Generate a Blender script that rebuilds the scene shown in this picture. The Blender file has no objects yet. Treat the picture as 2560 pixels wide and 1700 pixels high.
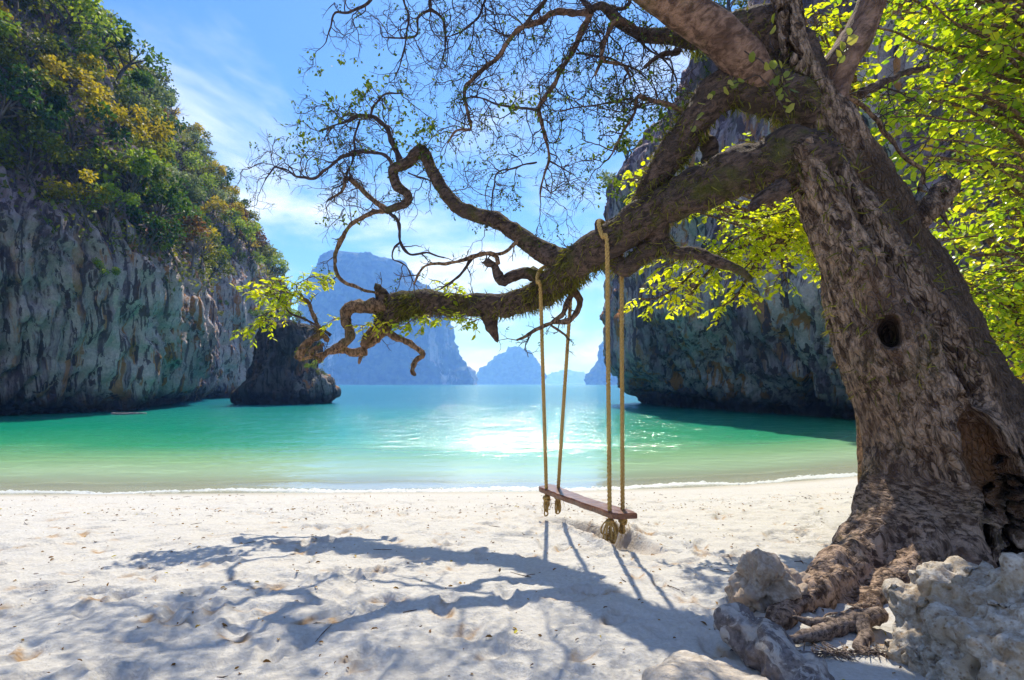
import bpy, math, random
import numpy as np
from mathutils import Vector, Matrix, Euler

R = math.radians
SC = bpy.context.scene
COL = SC.collection
rng = np.random.RandomState(11)
random.seed(11)

# ------------------------------------------------------------------ camera
CAMZ = 2.1          # metres above the sea
FPX = 1400.0        # focal length in photo pixels (photo is 2560 x 1700)
cam_d = bpy.data.cameras.new('camera'); cam = bpy.data.objects.new('camera', cam_d); COL.objects.link(cam)
cam.location = (0, 0, CAMZ); cam.rotation_euler = (R(90), 0, 0)
cam_d.sensor_width = 36.0; cam_d.lens = FPX / 2560 * 36; cam_d.shift_y = 110 / 2560
cam_d.clip_start = 0.05; cam_d.clip_end = 30000
SC.camera = cam

# ------------------------------------------------------------------ world, sun, exposure
SUN_EL, SUN_AZ = 52.0, 2.0      # azimuth from +Y towards +X
world = bpy.data.worlds.new('World'); SC.world = world; world.use_nodes = True
wn = world.node_tree; wn.nodes.clear()
def W(t, **k):
    n = wn.nodes.new(t)
    for a, b in k.items(): setattr(n, a, b)
    return n
sky = W('ShaderNodeTexSky', sky_type='NISHITA', sun_disc=False)
sky.sun_elevation = R(SUN_EL); sky.sun_rotation = R(SUN_AZ)
sky.altitude = 0; sky.air_density = 1.0; sky.dust_density = 0.4; sky.ozone_density = 2.2
tc = W('ShaderNodeTexCoord'); sep = W('ShaderNodeSeparateXYZ'); wn.links.new(tc.outputs['Generated'], sep.inputs[0])
zc = W('ShaderNodeMath', operation='MAXIMUM'); wn.links.new(sep.outputs[2], zc.inputs[0]); zc.inputs[1].default_value = 0.0
za = W('ShaderNodeMath', operation='ADD'); wn.links.new(zc.outputs[0], za.inputs[0]); za.inputs[1].default_value = 0.32
dx = W('ShaderNodeMath', operation='DIVIDE'); wn.links.new(sep.outputs[0], dx.inputs[0]); wn.links.new(za.outputs[0], dx.inputs[1])
dy = W('ShaderNodeMath', operation='DIVIDE'); wn.links.new(sep.outputs[1], dy.inputs[0]); wn.links.new(za.outputs[0], dy.inputs[1])
cb = W('ShaderNodeCombineXYZ'); wn.links.new(dx.outputs[0], cb.inputs[0]); wn.links.new(dy.outputs[0], cb.inputs[1])
cb.inputs[2].default_value = 3.7
cn = W('ShaderNodeTexNoise'); wn.links.new(cb.outputs[0], cn.inputs['Vector'])
cn.inputs['Scale'].default_value = 1.7; cn.inputs['Detail'].default_value = 9; cn.inputs['Roughness'].default_value = 0.58; cn.inputs['Distortion'].default_value = 0.35
cr = W('ShaderNodeMapRange', interpolation_type='SMOOTHSTEP'); wn.links.new(cn.outputs[0], cr.inputs[0])
cr.inputs[1].default_value = 0.44; cr.inputs[2].default_value = 0.70; cr.inputs[3].default_value = 0.0; cr.inputs[4].default_value = 0.8
tint = W('ShaderNodeMix', data_type='RGBA', blend_type='MULTIPLY'); tint.inputs[0].default_value = 1.0
wn.links.new(sky.outputs[0], tint.inputs[6]); tint.inputs[7].default_value = (0.155, 0.275, 0.44, 1)
mixc = W('ShaderNodeMix', data_type='RGBA'); wn.links.new(cr.outputs[0], mixc.inputs[0])
wn.links.new(tint.outputs[2], mixc.inputs[6]); mixc.inputs[7].default_value = (3.6, 3.8, 4.0, 1)
bg = W('ShaderNodeBackground'); wn.links.new(mixc.outputs[2], bg.inputs[0]); bg.inputs[1].default_value = 0.125
wo = W('ShaderNodeOutputWorld'); wn.links.new(bg.outputs[0], wo.inputs[0])

sun_d = bpy.data.lights.new('sun', 'SUN'); sun_d.energy = 2.0; sun_d.angle = R(0.55); sun_d.color = (1.0, 0.965, 0.905)
sun = bpy.data.objects.new('sun', sun_d); COL.objects.link(sun)
sdir = Vector((math.sin(R(SUN_AZ)) * math.cos(R(SUN_EL)), math.cos(R(SUN_AZ)) * math.cos(R(SUN_EL)), math.sin(R(SUN_EL))))
sun.rotation_euler = sdir.to_track_quat('Z', 'Y').to_euler(); sun.location = (0, 30, 40)

SC.view_settings.view_transform = 'Standard'; SC.view_settings.look = 'None'
SC.view_settings.gamma = 1.0; SC.view_settings.exposure = 1.58; SC.view_settings.use_curve_mapping = False
SC.cycles.max_bounces = 8; SC.cycles.diffuse_bounces = 3; SC.cycles.glossy_bounces = 3
SC.cycles.transmission_bounces = 6; SC.cycles.transparent_max_bounces = 12; SC.cycles.volume_bounces = 1
SC.cycles.caustics_reflective = False; SC.cycles.caustics_refractive = False

# ------------------------------------------------------------------ helpers: points, noise, meshes
def px(u, v, D):
    """a point D metres in front of the viewer that shows at photo pixel (u, v)"""
    return np.array(((u - 1280) / FPX * D, D, CAMZ + (960 - v) / FPX * D))

_p = rng.permutation(256); PERM = np.concatenate([_p, _p, _p])
_g = rng.normal(size=(256, 3)); GRAD = _g / np.linalg.norm(_g, axis=1)[:, None]
RND3 = rng.rand(256, 3)
def pnoise(p):
    p = np.asarray(p, float); i = np.floor(p).astype(int); f = p - i; i &= 255
    w = f * f * f * (f * (f * 6 - 15) + 10); out = np.zeros(len(p))
    for a in (0, 1):
        for b in (0, 1):
            for c in (0, 1):
                h = PERM[PERM[PERM[(i[:, 0] + a) & 255] + ((i[:, 1] + b) & 255)] + ((i[:, 2] + c) & 255)]
                g = GRAD[h]; d = g[:, 0] * (f[:, 0] - a) + g[:, 1] * (f[:, 1] - b) + g[:, 2] * (f[:, 2] - c)
                out += d * (w[:, 0] if a else 1 - w[:, 0]) * (w[:, 1] if b else 1 - w[:, 1]) * (w[:, 2] if c else 1 - w[:, 2])
    return out * 1.6
def fbm(p, o=4, g=0.5, l=2.03):
    p = np.asarray(p, float); s = 0; a = 1.0
    for k in range(o): s = s + a * pnoise(p + 17.3 * k); a *= g; p = p * l
    return s
def worley(p):
    p = np.asarray(p, float); i = np.floor(p).astype(int)
    f1 = np.full(len(p), 9.0); f2 = np.full(len(p), 9.0)
    for a in (-1, 0, 1):
        for b in (-1, 0, 1):
            for c in (-1, 0, 1):
                q = i + (a, b, c); qq = q & 255
                h = PERM[PERM[PERM[qq[:, 0]] + qq[:, 1]] + qq[:, 2]]
                d = np.linalg.norm(q + RND3[h] - p, axis=1)
                m = d < f1; f2 = np.where(m, f1, np.minimum(f2, d)); f1 = np.where(m, d, f1)
    return f1, f2
def sstep(a, b, x): t = np.clip((x - a) / (b - a), 0, 1); return t * t * (3 - 2 * t)

WL = {}      # world location of each parent
def empty(name, loc):
    o = bpy.data.objects.new(name, None); COL.objects.link(o); o.location = loc; o.empty_display_size = 0.2
    WL[o.name] = np.array(loc, float); return o
def tag(o, label=None, cat=None, group=None, kind=None):
    if label: o['label'] = label
    if cat: o['category'] = cat
    if group: o['group'] = group
    if kind: o['kind'] = kind
    return o
def make_mesh(name, V, Fs, mat, smooth=True, attrs=None):
    me = bpy.data.meshes.new(name); V = np.ascontiguousarray(V, dtype=np.float32)
    me.vertices.add(len(V)); me.vertices.foreach_set('co', V.ravel())
    Fs = [np.asarray(f, dtype=np.int32) for f in Fs if len(f)]
    loops = np.concatenate([f.ravel() for f in Fs]); tot = np.concatenate([np.full(len(f), f.shape[1], np.int32) for f in Fs])
    me.loops.add(len(loops)); me.loops.foreach_set('vertex_index', loops)
    st = np.zeros(len(tot), np.int32); st[1:] = np.cumsum(tot)[:-1]
    me.polygons.add(len(tot)); me.polygons.foreach_set('loop_start', st)
    me.polygons.foreach_set('use_smooth', np.full(len(tot), smooth, bool))
    for k, a in (attrs or {}).items():
        at = me.attributes.new(k, 'FLOAT', 'POINT'); at.data.foreach_set('value', np.ascontiguousarray(a, dtype=np.float32))
    me.update(calc_edges=True)
    if mat: me.materials.append(mat)
    return me
def build(name, V, Fs, mat, parent=None, smooth=True, attrs=None, base=None):
    """one mesh object; V is in world metres, the parent's place (or base) becomes the origin"""
    V = np.asarray(V, float)
    off = WL[parent.name] if parent is not None else (np.array(base, float) if base is not None else np.zeros(3))
    o = bpy.data.objects.new(name, make_mesh(name, V - off, Fs, mat, smooth, attrs)); COL.objects.link(o)
    if parent is not None: o.parent = parent
    else: o.location = off
    WL[o.name] = off; return o

def smooth_path(pts, rad, step):
    pts = np.array(pts, float); rad = np.array(rad, float)
    P = np.vstack([2 * pts[0] - pts[1], pts, 2 * pts[-1] - pts[-2]]); op = []; orr = []
    for i in range(1, len(P) - 2):
        n = max(1, int(np.linalg.norm(P[i + 1] - P[i]) / step)); t = (np.arange(n) / n)[:, None]
        a, b, c, d = P[i - 1], P[i], P[i + 1], P[i + 2]
        op.append(0.5 * (2 * b + (c - a) * t + (2 * a - 5 * b + 4 * c - d) * t * t + (3 * b - a - 3 * c + d) * t ** 3))
        orr.append(rad[i - 1] + (rad[i] - rad[i - 1]) * t[:, 0])
    op.append(pts[-1:]); orr.append(rad[-1:])
    return np.vstack(op), np.concatenate(orr)
def frames(pts):
    T = np.gradient(pts, axis=0); T /= np.linalg.norm(T, axis=1)[:, None] + 1e-9
    a = np.array((0, 0, 1.0)) if abs(T[0, 2]) < 0.9 else np.array((1.0, 0, 0))
    N = np.zeros_like(T); n = np.cross(T[0], a); N[0] = n / np.linalg.norm(n)
    for i in range(1, len(T)):
        n = N[i - 1] - T[i] * np.dot(N[i - 1], T[i]); l = np.linalg.norm(n); N[i] = n / l if l > 1e-6 else N[i - 1]
    return T, N, np.cross(T, N)
class Bag:
    """collects faces for one mesh"""
    def __init__(s): s.V = []; s.Q = []; s.T = []; s.A = []; s.n = 0
    def add(s, V, Q=None, T=None, a=0.0):
        V = np.asarray(V, float)
        if Q is not None and len(Q): s.Q.append(np.asarray(Q) + s.n)
        if T is not None and len(T): s.T.append(np.asarray(T) + s.n)
        s.V.append(V); s.A.append(np.broadcast_to(np.asarray(a, float), (len(V),)).copy()); s.n += len(V)
    def tube(s, pts, rad, n=8, a=0.0, cap=True, rough=0.0, freq=3.0, seed=0.0, tip=False):
        pts = np.asarray(pts, float); m = len(pts); rad = np.broadcast_to(np.asarray(rad, float), (m,))
        T, N, B = frames(pts); th = np.arange(n) * 2 * math.pi / n
        c, si = np.cos(th), np.sin(th); dirs = N[:, None, :] * c[None, :, None] + B[:, None, :] * si[None, :, None]
        rr = rad[:, None] * np.ones((1, n))
        if rough:
            q = (pts[:, None, :] + dirs * rad[:, None, None]).reshape(-1, 3) * freq + seed
            rr = rr * (1 + rough * fbm(q, 3).reshape(m, n))
        V = (pts[:, None, :] + dirs * rr[:, :, None]).reshape(-1, 3)
        i = np.arange(m - 1)[:, None] * n; j = np.arange(n)[None, :]; k = (j + 1) % n
        Q = np.stack([i + j, i + k, i + n + k, i + n + j], -1).reshape(-1, 4); Tr = []
        if cap:
            V = np.vstack([V, pts[0] - T[0] * rad[0] * 0.3, pts[-1] + T[-1] * rad[-1] * (0.9 if tip else 0.3)]); e = m * n
            Tr = [(e, (x + 1) % n, x) for x in range(n)] + [(e + 1, (m - 1) * n + x, (m - 1) * n + (x + 1) % n) for x in range(n)]
        s.add(V, Q, Tr, a)
    def build(s, name, mat, parent=None, smooth=True, attr='tint', base=None):
        Fs = []
        if s.Q: Fs.append(np.concatenate(s.Q))
        if s.T: Fs.append(np.concatenate(s.T))
        return build(name, np.vstack(s.V), Fs, mat, parent, smooth, {attr: np.concatenate(s.A)}, base)
def norm(v): v = np.asarray(v, float); return v / (np.linalg.norm(v, axis=-1, keepdims=True) + 1e-9)

# leaf templates: x across, y along, z up
LEAF = np.array([(0, 0, 0), (-.28, .35, .05), (.28, .35, .05), (0, .4, -.02), (-.2, .72, .03), (.2, .72, .03), (0, 1.0, -.10)])
LEAF_T = np.array([(0, 3, 1), (0, 2, 3), (1, 3, 4), (3, 2, 5), (3, 6, 4), (3, 5, 6)])
LEAFR = np.array([(0, 0, 0), (-.42, .3, .06), (.42, .3, .06), (0, .4, -.03), (-.36, .72, .04), (.36, .72, .04), (0, 1.0, -.08)])
DIAM = np.array([(0, 0, 0), (-.3, .5, .06), (0, 1, 0), (.3, .5, .06)]); DIAM_Q = np.array([(0, 3, 2, 1)])
def leaves(bag, P, D, Nn, S, tints, tmpl=LEAF, tri=LEAF_T, quad=None):
    P = np.asarray(P, float); D = norm(D); X = norm(np.cross(D, Nn)); Z = np.cross(X, D); S = np.asarray(S)[:, None, None]
    V = P[:, None, :] + S * (tmpl[None, :, 0:1] * X[:, None, :] + tmpl[None, :, 1:2] * D[:, None, :] + tmpl[None, :, 2:3] * Z[:, None, :])
    k = len(tmpl); off = (np.arange(len(P)) * k)[:, None, None]
    bag.add(V.reshape(-1, 3), None if quad is None else (quad[None] + off).reshape(-1, 4),
            None if tri is None else (tri[None] + off).reshape(-1, 3), np.repeat(tints, k))

# ------------------------------------------------------------------ helpers: materials
class NT:
    def __init__(s, name):
        s.m = bpy.data.materials.new(name); s.m.use_nodes = True; s.t = s.m.node_tree; s.t.nodes.clear()
        s.out = s.t.nodes.new('ShaderNodeOutputMaterial')
    def __call__(s, typ, ins=None, **props):
        n = s.t.nodes.new('ShaderNode' + typ)
        for k, v in props.items(): setattr(n, k, v)
        for k, v in (ins or {}).items():
            if isinstance(v, bpy.types.NodeSocket): s.t.links.new(v, n.inputs[k])
            else: n.inputs[k].default_value = v
        return n
    def math(s, op, a, b=0.0, c=None):
        d = {0: a, 1: b}
        if c is not None: d[2] = c
        return s('Math', d, operation=op).outputs[0]
    def mix(s, f, a, b, bl='MIX'):
        return s('Mix', {0: f, 6: a, 7: b}, data_type='RGBA', blend_type=bl).outputs[2]
    def ramp(s, f, stops):
        n = s('ValToRGB', {0: f}); e = n.color_ramp.elements
        while len(e) < len(stops): e.new(0.5)
        for k, (p, c) in enumerate(stops):
            e[k].position = p; e[k].color = (*c, 1) if len(c) == 3 else c
        return n.outputs[0]
    def rng(s, f, a, b, c=0.0, d=1.0, sm=True):
        return s('MapRange', {0: f, 1: a, 2: b, 3: c, 4: d}, interpolation_type='SMOOTHSTEP' if sm else 'LINEAR').outputs[0]
    def noise(s, vec, scale, detail=4, rough=0.55, dist=0.0):
        return s('TexNoise', {'Vector': vec, 'Scale': scale, 'Detail': detail, 'Roughness': rough, 'Distortion': dist}).outputs[0]
    def pos(s): return s('NewGeometry').outputs['Position']
    def mapping(s, vec, scale=(1, 1, 1), loc=(0, 0, 0), rot=(0, 0, 0)):
        return s('Mapping', {'Vector': vec, 'Scale': scale, 'Location': loc, 'Rotation': rot}).outputs[0]
    def attr(s, name): return s('Attribute', attribute_name=name).outputs['Fac']
    def bump(s, h, strength, dist): return s('Bump', {'Height': h, 'Strength': strength, 'Distance': dist}).outputs[0]
    def end(s, sh): s.t.links.new(sh, s.out.inputs[0]); return s.m

def rgb(c): return (*c, 1.0)
def leaf_mat(name, stops, trans=0.5, rough=0.45, var=0.25, spec=0.3, glow=1.15):
    n = NT(name); oi = n('ObjectInfo').outputs['Random']
    f = n.math('ADD', n.attr('tint'), n.math('MULTIPLY', n.math('SUBTRACT', oi, 0.5), var))
    c = n.ramp(f, stops)
    p = n('BsdfPrincipled', {'Base Color': c, 'Roughness': rough, 'Specular IOR Level': spec}).outputs[0]
    tcx = n.mix(1.0, c, rgb((1.35 * glow, 1.3 * glow, 0.55 * glow)), 'MULTIPLY')
    t = n('BsdfTranslucent', {'Color': tcx}).outputs[0]
    return n.end(n('MixShader', {0: trans, 1: p, 2: t}).outputs[0])

# ------------------------------------------------------------------ materials of the setting
def sand_mat():
    n = NT('sand'); p = n.pos()
    fine = n.noise(p, 900, 3, 0.7); mid = n.noise(p, 34, 5, 0.6); big = n.noise(p, 1.3, 4, 0.55)
    c = n.mix(n.rng(mid, 0.3, 0.72), rgb((0.56, 0.53, 0.49)), rgb((0.68, 0.66, 0.63)))
    c = n.mix(n.rng(big, 0.35, 0.7, 0, 0.35), c, rgb((0.62, 0.57, 0.50)))
    sp = n.rng(fine, 0.66, 0.75, 0, 0.5); c = n.mix(sp, c, rgb((0.42, 0.33, 0.24)))
    c = n.mix(n.attr('litter'), c, rgb((0.42, 0.25, 0.11)))  # litter carries debris and the brown shade painted into dents and hollow
    wet = n.attr('wet'); c = n.mix(wet, c, rgb((0.42, 0.37, 0.28)))
    h = n.math('ADD', n.math('MULTIPLY', mid, 1.0), n.math('MULTIPLY', fine, 0.25))
    h = n.math('ADD', h, n.math('MULTIPLY', n.noise(p, 11, 4, 0.6), 1.5))
    r = n.math('SUBTRACT', 0.9, n.math('MULTIPLY', wet, 0.55))
    return n.end(n('BsdfPrincipled', {'Base Color': c, 'Roughness': r, 'Specular IOR Level': 0.25, 'Normal': n.bump(h, 0.8, 0.02)}).outputs[0])

def sea_mat():
    n = NT('sea_water'); p = n.pos(); d = n.attr('depth')
    patch = n.noise(p, 0.11, 3, 0.5); dd = n.math('MULTIPLY', d, n.rng(patch, 0.25, 0.75, 0.75, 1.3, False))
    c = n.ramp(n.math('DIVIDE', dd, 10.0), [(0.0, (0.64, 0.64, 0.48)), (0.02, (0.48, 0.64, 0.42)), (0.06, (0.30, 0.55, 0.28)), (0.13, (0.045, 0.38, 0.18)), (0.24, (0.002, 0.29, 0.165)),
                                        (0.45, (0.006, 0.25, 0.20)), (0.8, (0.008, 0.19, 0.25))])
    op = n.rng(d, 0.0, 0.35, 0.62, 1.0)
    # ripples: long crests across the view with chop on top
    s1 = n.noise(n.mapping(p, (0.9, 2.2, 1)), 1.1, 5, 0.6, 0.6)
    s2 = n.noise(n.mapping(p, (1.0, 1.7, 1), (4, 9, 0)), 4.5, 4, 0.6, 0.4)
    s3 = n.noise(n.mapping(p, (0.5, 1.6, 1), (1, 3, 0)), 0.34, 3, 0.55, 0.3); s4 = n.noise(n.mapping(p, (0.4, 1.6, 1), (5, 1, 0)), 0.07, 3, 0.5, 0.3)
    h = n.math('ADD', n.math('ADD', n.math('MULTIPLY', s1, 0.6), n.math('MULTIPLY', s2, 0.24)), n.math('ADD', n.math('MULTIPLY', s3, 1.2), n.math('MULTIPLY', s4, 2.4)))
    calm = n.rng(d, 0.05, 1.2, 0.25, 1.0)
    nb = n('Bump', {'Height': h, 'Strength': n.math('MULTIPLY', calm, 0.85), 'Distance': 0.155}).outputs[0]
    body = n('BsdfDiffuse', {'Color': c, 'Normal': nb}).outputs[0]
    tr = n('BsdfTransparent', {'Color': rgb((0.94, 0.98, 0.93))}).outputs[0]
    body = n('MixShader', {0: op, 1: tr, 2: body}).outputs[0]
    gl = n('BsdfGlossy', {'Color': rgb((1, 1, 1)), 'Roughness': 0.10, 'Normal': nb}).outputs[0]
    fr = n.math('MINIMUM', n.math('MULTIPLY', n('Fresnel', {'IOR': 1.33, 'Normal': nb}).outputs[0], 0.75), 0.46)
    return n.end(n('MixShader', {0: fr, 1: body, 2: gl}).outputs[0])

def cliff_mat(name, dark=(0.125, 0.085, 0.10), grey=(0.46, 0.345, 0.37), pale=(0.84, 0.69, 0.64), rust=(0.70, 0.31, 0.12), pshift=0.0):
    n = NT(name); p = n.pos()
    wp = n('TexNoise', {'Vector': p, 'Scale': 0.22, 'Detail': 3}).outputs['Color']
    w = n('VectorMath', {0: p, 1: n('VectorMath', {0: wp, 1: (1.6, 1.6, 2.0)}, operation='MULTIPLY').outputs[0]}, operation='ADD').outputs[0]
    st = n.noise(n.mapping(w, (1, 1, 0.055)), 1.25, 8, 0.66)
    st2 = n.noise(n.mapping(w, (1, 1, 0.06), (7, 2, 5)), 2.1, 7, 0.64)
    st3 = n.noise(n.mapping(w, (1, 1, 0.05), (3, 20, 8)), 1.0, 6, 0.62)
    blk = n.noise(p, 0.9, 8, 0.65); craq = n.noise(p, 6, 6, 0.7)
    pl = n.attr('pale')
    st0 = n.noise(n.mapping(w, (1, 1, 0.16), (11, 5, 2)), 1.3, 7, 0.66)
    c = n.mix(n.rng(n.math('ADD', n.math('MULTIPLY', st0, 0.75), n.math('MULTIPLY', blk, 0.25)), 0.43, 0.57), rgb(dark), rgb(grey))
    fpale = n.math('MULTIPLY', n.rng(n.math('ADD', st, n.math('MULTIPLY', n.math('SUBTRACT', pl, 0.5), 0.22)), 0.435 - pshift, 0.52 - pshift), n.rng(pl, 0.0, 0.5, 0.12, 1.0))
    c = n.mix(fpale, c, n.mix(n.rng(craq, 0.3, 0.7), rgb(pale), rgb(tuple(x * 0.62 for x in pale))))
    frust = n.math('MULTIPLY', n.rng(st3, 0.535, 0.60), n.rng(pl, 0.05, 0.5, 0.15, 1.0)); c = n.mix(frust, c, n.mix(craq, rgb(rust), rgb(tuple(x * 0.55 for x in rust))))
    c = n.mix(n.math('MULTIPLY', n.rng(st2, 0.54, 0.575), n.rng(pl, 0.3, 0.9, 0.95, 0.75)), c, rgb(tuple(x * 0.75 for x in dark)))
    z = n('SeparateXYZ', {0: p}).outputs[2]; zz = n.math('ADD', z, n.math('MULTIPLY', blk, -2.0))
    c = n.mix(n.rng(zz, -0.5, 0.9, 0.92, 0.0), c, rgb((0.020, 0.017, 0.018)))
    mo = n.math('MULTIPLY', n.rng(n.noise(p, 0.45, 5, 0.6), 0.55, 0.68), n.attr('moss')); c = n.mix(mo, c, rgb((0.045, 0.07, 0.02)))
    h = n.math('ADD', n.math('MULTIPLY', blk, 1.4), n.math('MULTIPLY', craq, 0.35)); h = n.math('ADD', h, n.math('MULTIPLY', st, 0.7))
    return n.end(n('BsdfPrincipled', {'Base Color': c, 'Roughness': 0.8, 'Specular IOR Level': 0.25, 'Normal': n.bump(h, 1.0, 0.5)}).outputs[0])

def island_mat():
    n = NT('far_island'); p = n.pos()
    st = n.noise(n.mapping(p, (1, 1, 0.12)), 0.012, 6, 0.6); tr = n.noise(p, 0.05, 6, 0.65)
    c = n.mix(n.rng(tr, 0.35, 0.68), rgb((0.018, 0.035, 0.010)), rgb((0.085, 0.12, 0.035)))
    c = n.mix(n.math('MULTIPLY', n.rng(st, 0.56, 0.62), n.attr('bare')), c, rgb((0.5, 0.46, 0.42)))
    return n.end(n('BsdfPrincipled', {'Base Color': c, 'Roughness': 0.9, 'Specular IOR Level': 0.1, 'Normal': n.bump(tr, 1.0, 14.0)}).outputs[0])

M_SAND = sand_mat(); M_SEA = sea_mat()
M_CLIFF_L = cliff_mat('limestone_grey', pshift=0.02); M_CLIFF_R = cliff_mat('limestone_draped', pale=(0.80, 0.66, 0.66), dark=(0.14, 0.095, 0.125), grey=(0.43, 0.325, 0.39))
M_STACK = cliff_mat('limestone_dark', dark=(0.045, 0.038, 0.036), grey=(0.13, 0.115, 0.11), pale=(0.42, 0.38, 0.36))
M_ISLE = island_mat()

# ------------------------------------------------------------------ beach
def shore_y(x): return 11.0 + 0.03 * x + 0.026 * np.maximum(x, 0) ** 2
_q = [-60, -30, -8, -4, -1.2, 0, 1, 2, 3.7, 5.2, 6.6, 9, 13, 40]
_z = [-7, -4.5, -1.2, -.5, -.1, 0, .09, .18, .33, .43, .50, .6, .75, 1.5]
def sand_base(x, y): return np.interp(shore_y(x) - y, _q, _z)
SEAT_A = np.array((0.49, 7.25)); SEAT_B = np.array((1.14, 5.93))
def beach():
    ys = [-30, -20, -12, -7, -4, -2, -1, -.3, .3, .8, 1.2, 1.5]
    y = 1.5
    while y < 13.5: y += 0.0062 * y; ys.append(y)
    while y < 45: y *= 1.05; ys.append(y)
    xs = list(np.arange(-4.2, 4.9, 0.026)); x = xs[-1]; d = 0.026
    while x < 60: d *= 1.03; x += d; xs.append(x)
    x = xs[0]; d = 0.026
    while x > -60: d *= 1.03; x -= d; xs.insert(0, x)
    xs = np.array(xs); ys = np.array(ys); X, Y = np.meshgrid(xs, ys); sh = X.shape
    q = shore_y(X) - Y; Z = sand_base(X, Y); dry = sstep(0.3, 2.2, q)
    P = np.stack([X.ravel(), Y.ravel(), np.zeros(X.size)], 1)
    Z += (0.05 * fbm(P * 0.55, 3) * dry.ravel() * 0.9).reshape(sh)
    # trampled surface: soft pits with small sharp lips
    n1 = fbm(P * (2.6, 3.4, 1), 4); Z += (0.017 * n1 * dry.ravel()).reshape(sh)
    rid = 1 - np.abs(fbm(P * (3.2, 5.5, 1) + 40, 3)); Z += (0.018 * np.clip(rid - 0.55, 0, 1) * dry.ravel()).reshape(sh)
    debris_shade = np.zeros(sh)
    r = np.random.RandomState(5)
    def dent(cx, cy, a, b, ang, dep, rim, dark_tone):
        i0, i1 = np.searchsorted(ys, (cy - 2.2 * a, cy + 2.2 * a)); j0, j1 = np.searchsorted(xs, (cx - 2.2 * a, cx + 2.2 * a))
        if i1 - i0 < 2 or j1 - j0 < 2: return
        dxx = X[i0:i1, j0:j1] - cx; dyy = Y[i0:i1, j0:j1] - cy; c, s = math.cos(ang), math.sin(ang)
        e = ((dxx * c + dyy * s) / a) ** 2 + ((-dxx * s + dyy * c) / b) ** 2
        Z[i0:i1, j0:j1] += -dep * np.exp(-e * e * 1.2) + rim * np.exp(-((np.sqrt(e) - 1.25) / 0.22) ** 2)
        if dark_tone:
            g = np.exp(-((np.sqrt(e) - 0.9) / 0.3) ** 2) * np.clip(-dyy / b * 1.5 + 0.2, 0, 1); debris_shade[i0:i1, j0:j1] = np.maximum(debris_shade[i0:i1, j0:j1], g * dark_tone)  # brown crescent: shaded footprint edge painted in, with debris colour
    for k in range(900):
        cy = 1.8 + 8.0 * r.rand(); cx = (r.rand() * 2 - 1) * (1.0 + cy * 0.95)
        dent(cx, cy, 0.10 + 0.09 * r.rand(), 0.045 + 0.03 * r.rand(), r.rand() * 6.3, 0.014 + 0.024 * r.rand(), 0.005 + 0.012 * r.rand(), (0.5 + 0.5 * r.rand()) if r.rand() < 0.4 else 0)
    # hollow dragged out under the swing
    for t in np.linspace(0.05, 1.02, 9):
        c = SEAT_A + (SEAT_B - SEAT_A) * t + np.array((0.05, -0.12)); dent(c[0], c[1], 0.40, 0.20, -1.1, 0.065, 0.02, 0.28)  # last value paints the brown shadow under the seat, with damp sand
    for k in range(46):
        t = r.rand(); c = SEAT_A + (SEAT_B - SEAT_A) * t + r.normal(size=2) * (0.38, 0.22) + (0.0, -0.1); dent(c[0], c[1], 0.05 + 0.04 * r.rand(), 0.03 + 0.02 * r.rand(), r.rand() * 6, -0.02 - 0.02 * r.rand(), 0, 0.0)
        debris_shade[np.searchsorted(ys, c[1]) % sh[0], np.searchsorted(xs, c[0]) % sh[1]] = 0.5
    cr = fbm(P * (5, 9, 1) + 90, 4).reshape(sh); band = np.exp(-((q - 3.0) / 1.6) ** 2) * 0.25
    debris_shade = np.maximum(debris_shade, np.clip((cr + band - 0.95) * 2.2, 0, 0.75)) * dry
    wet = sstep(0.75, 0.05, q) * (0.25 + 0.6 * sstep(-0.5, 0.0, q))
    V = np.stack([X.ravel(), Y.ravel(), Z.ravel()], 1); h, w = sh
    i = np.arange(h - 1)[:, None] * w; j = np.arange(w - 1)[None, :]
    F = np.stack([i + j, i + j + 1, i + w + j + 1, i + w + j], -1).reshape(-1, 4)
    o = build('beach', V, [F], M_SAND, attrs={'litter': debris_shade.ravel(), 'wet': wet.ravel()}); tag(o, 'white trampled sand beach in the foreground', None, None, 'structure')
    return xs, ys, Z
SX, SY, SZ = beach()
def sand_z(x, y):
    j = min(max(np.searchsorted(SX, x), 1), len(SX) - 1); i = min(max(np.searchsorted(SY, y), 1), len(SY) - 1)
    return float(SZ[i, j])

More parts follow.
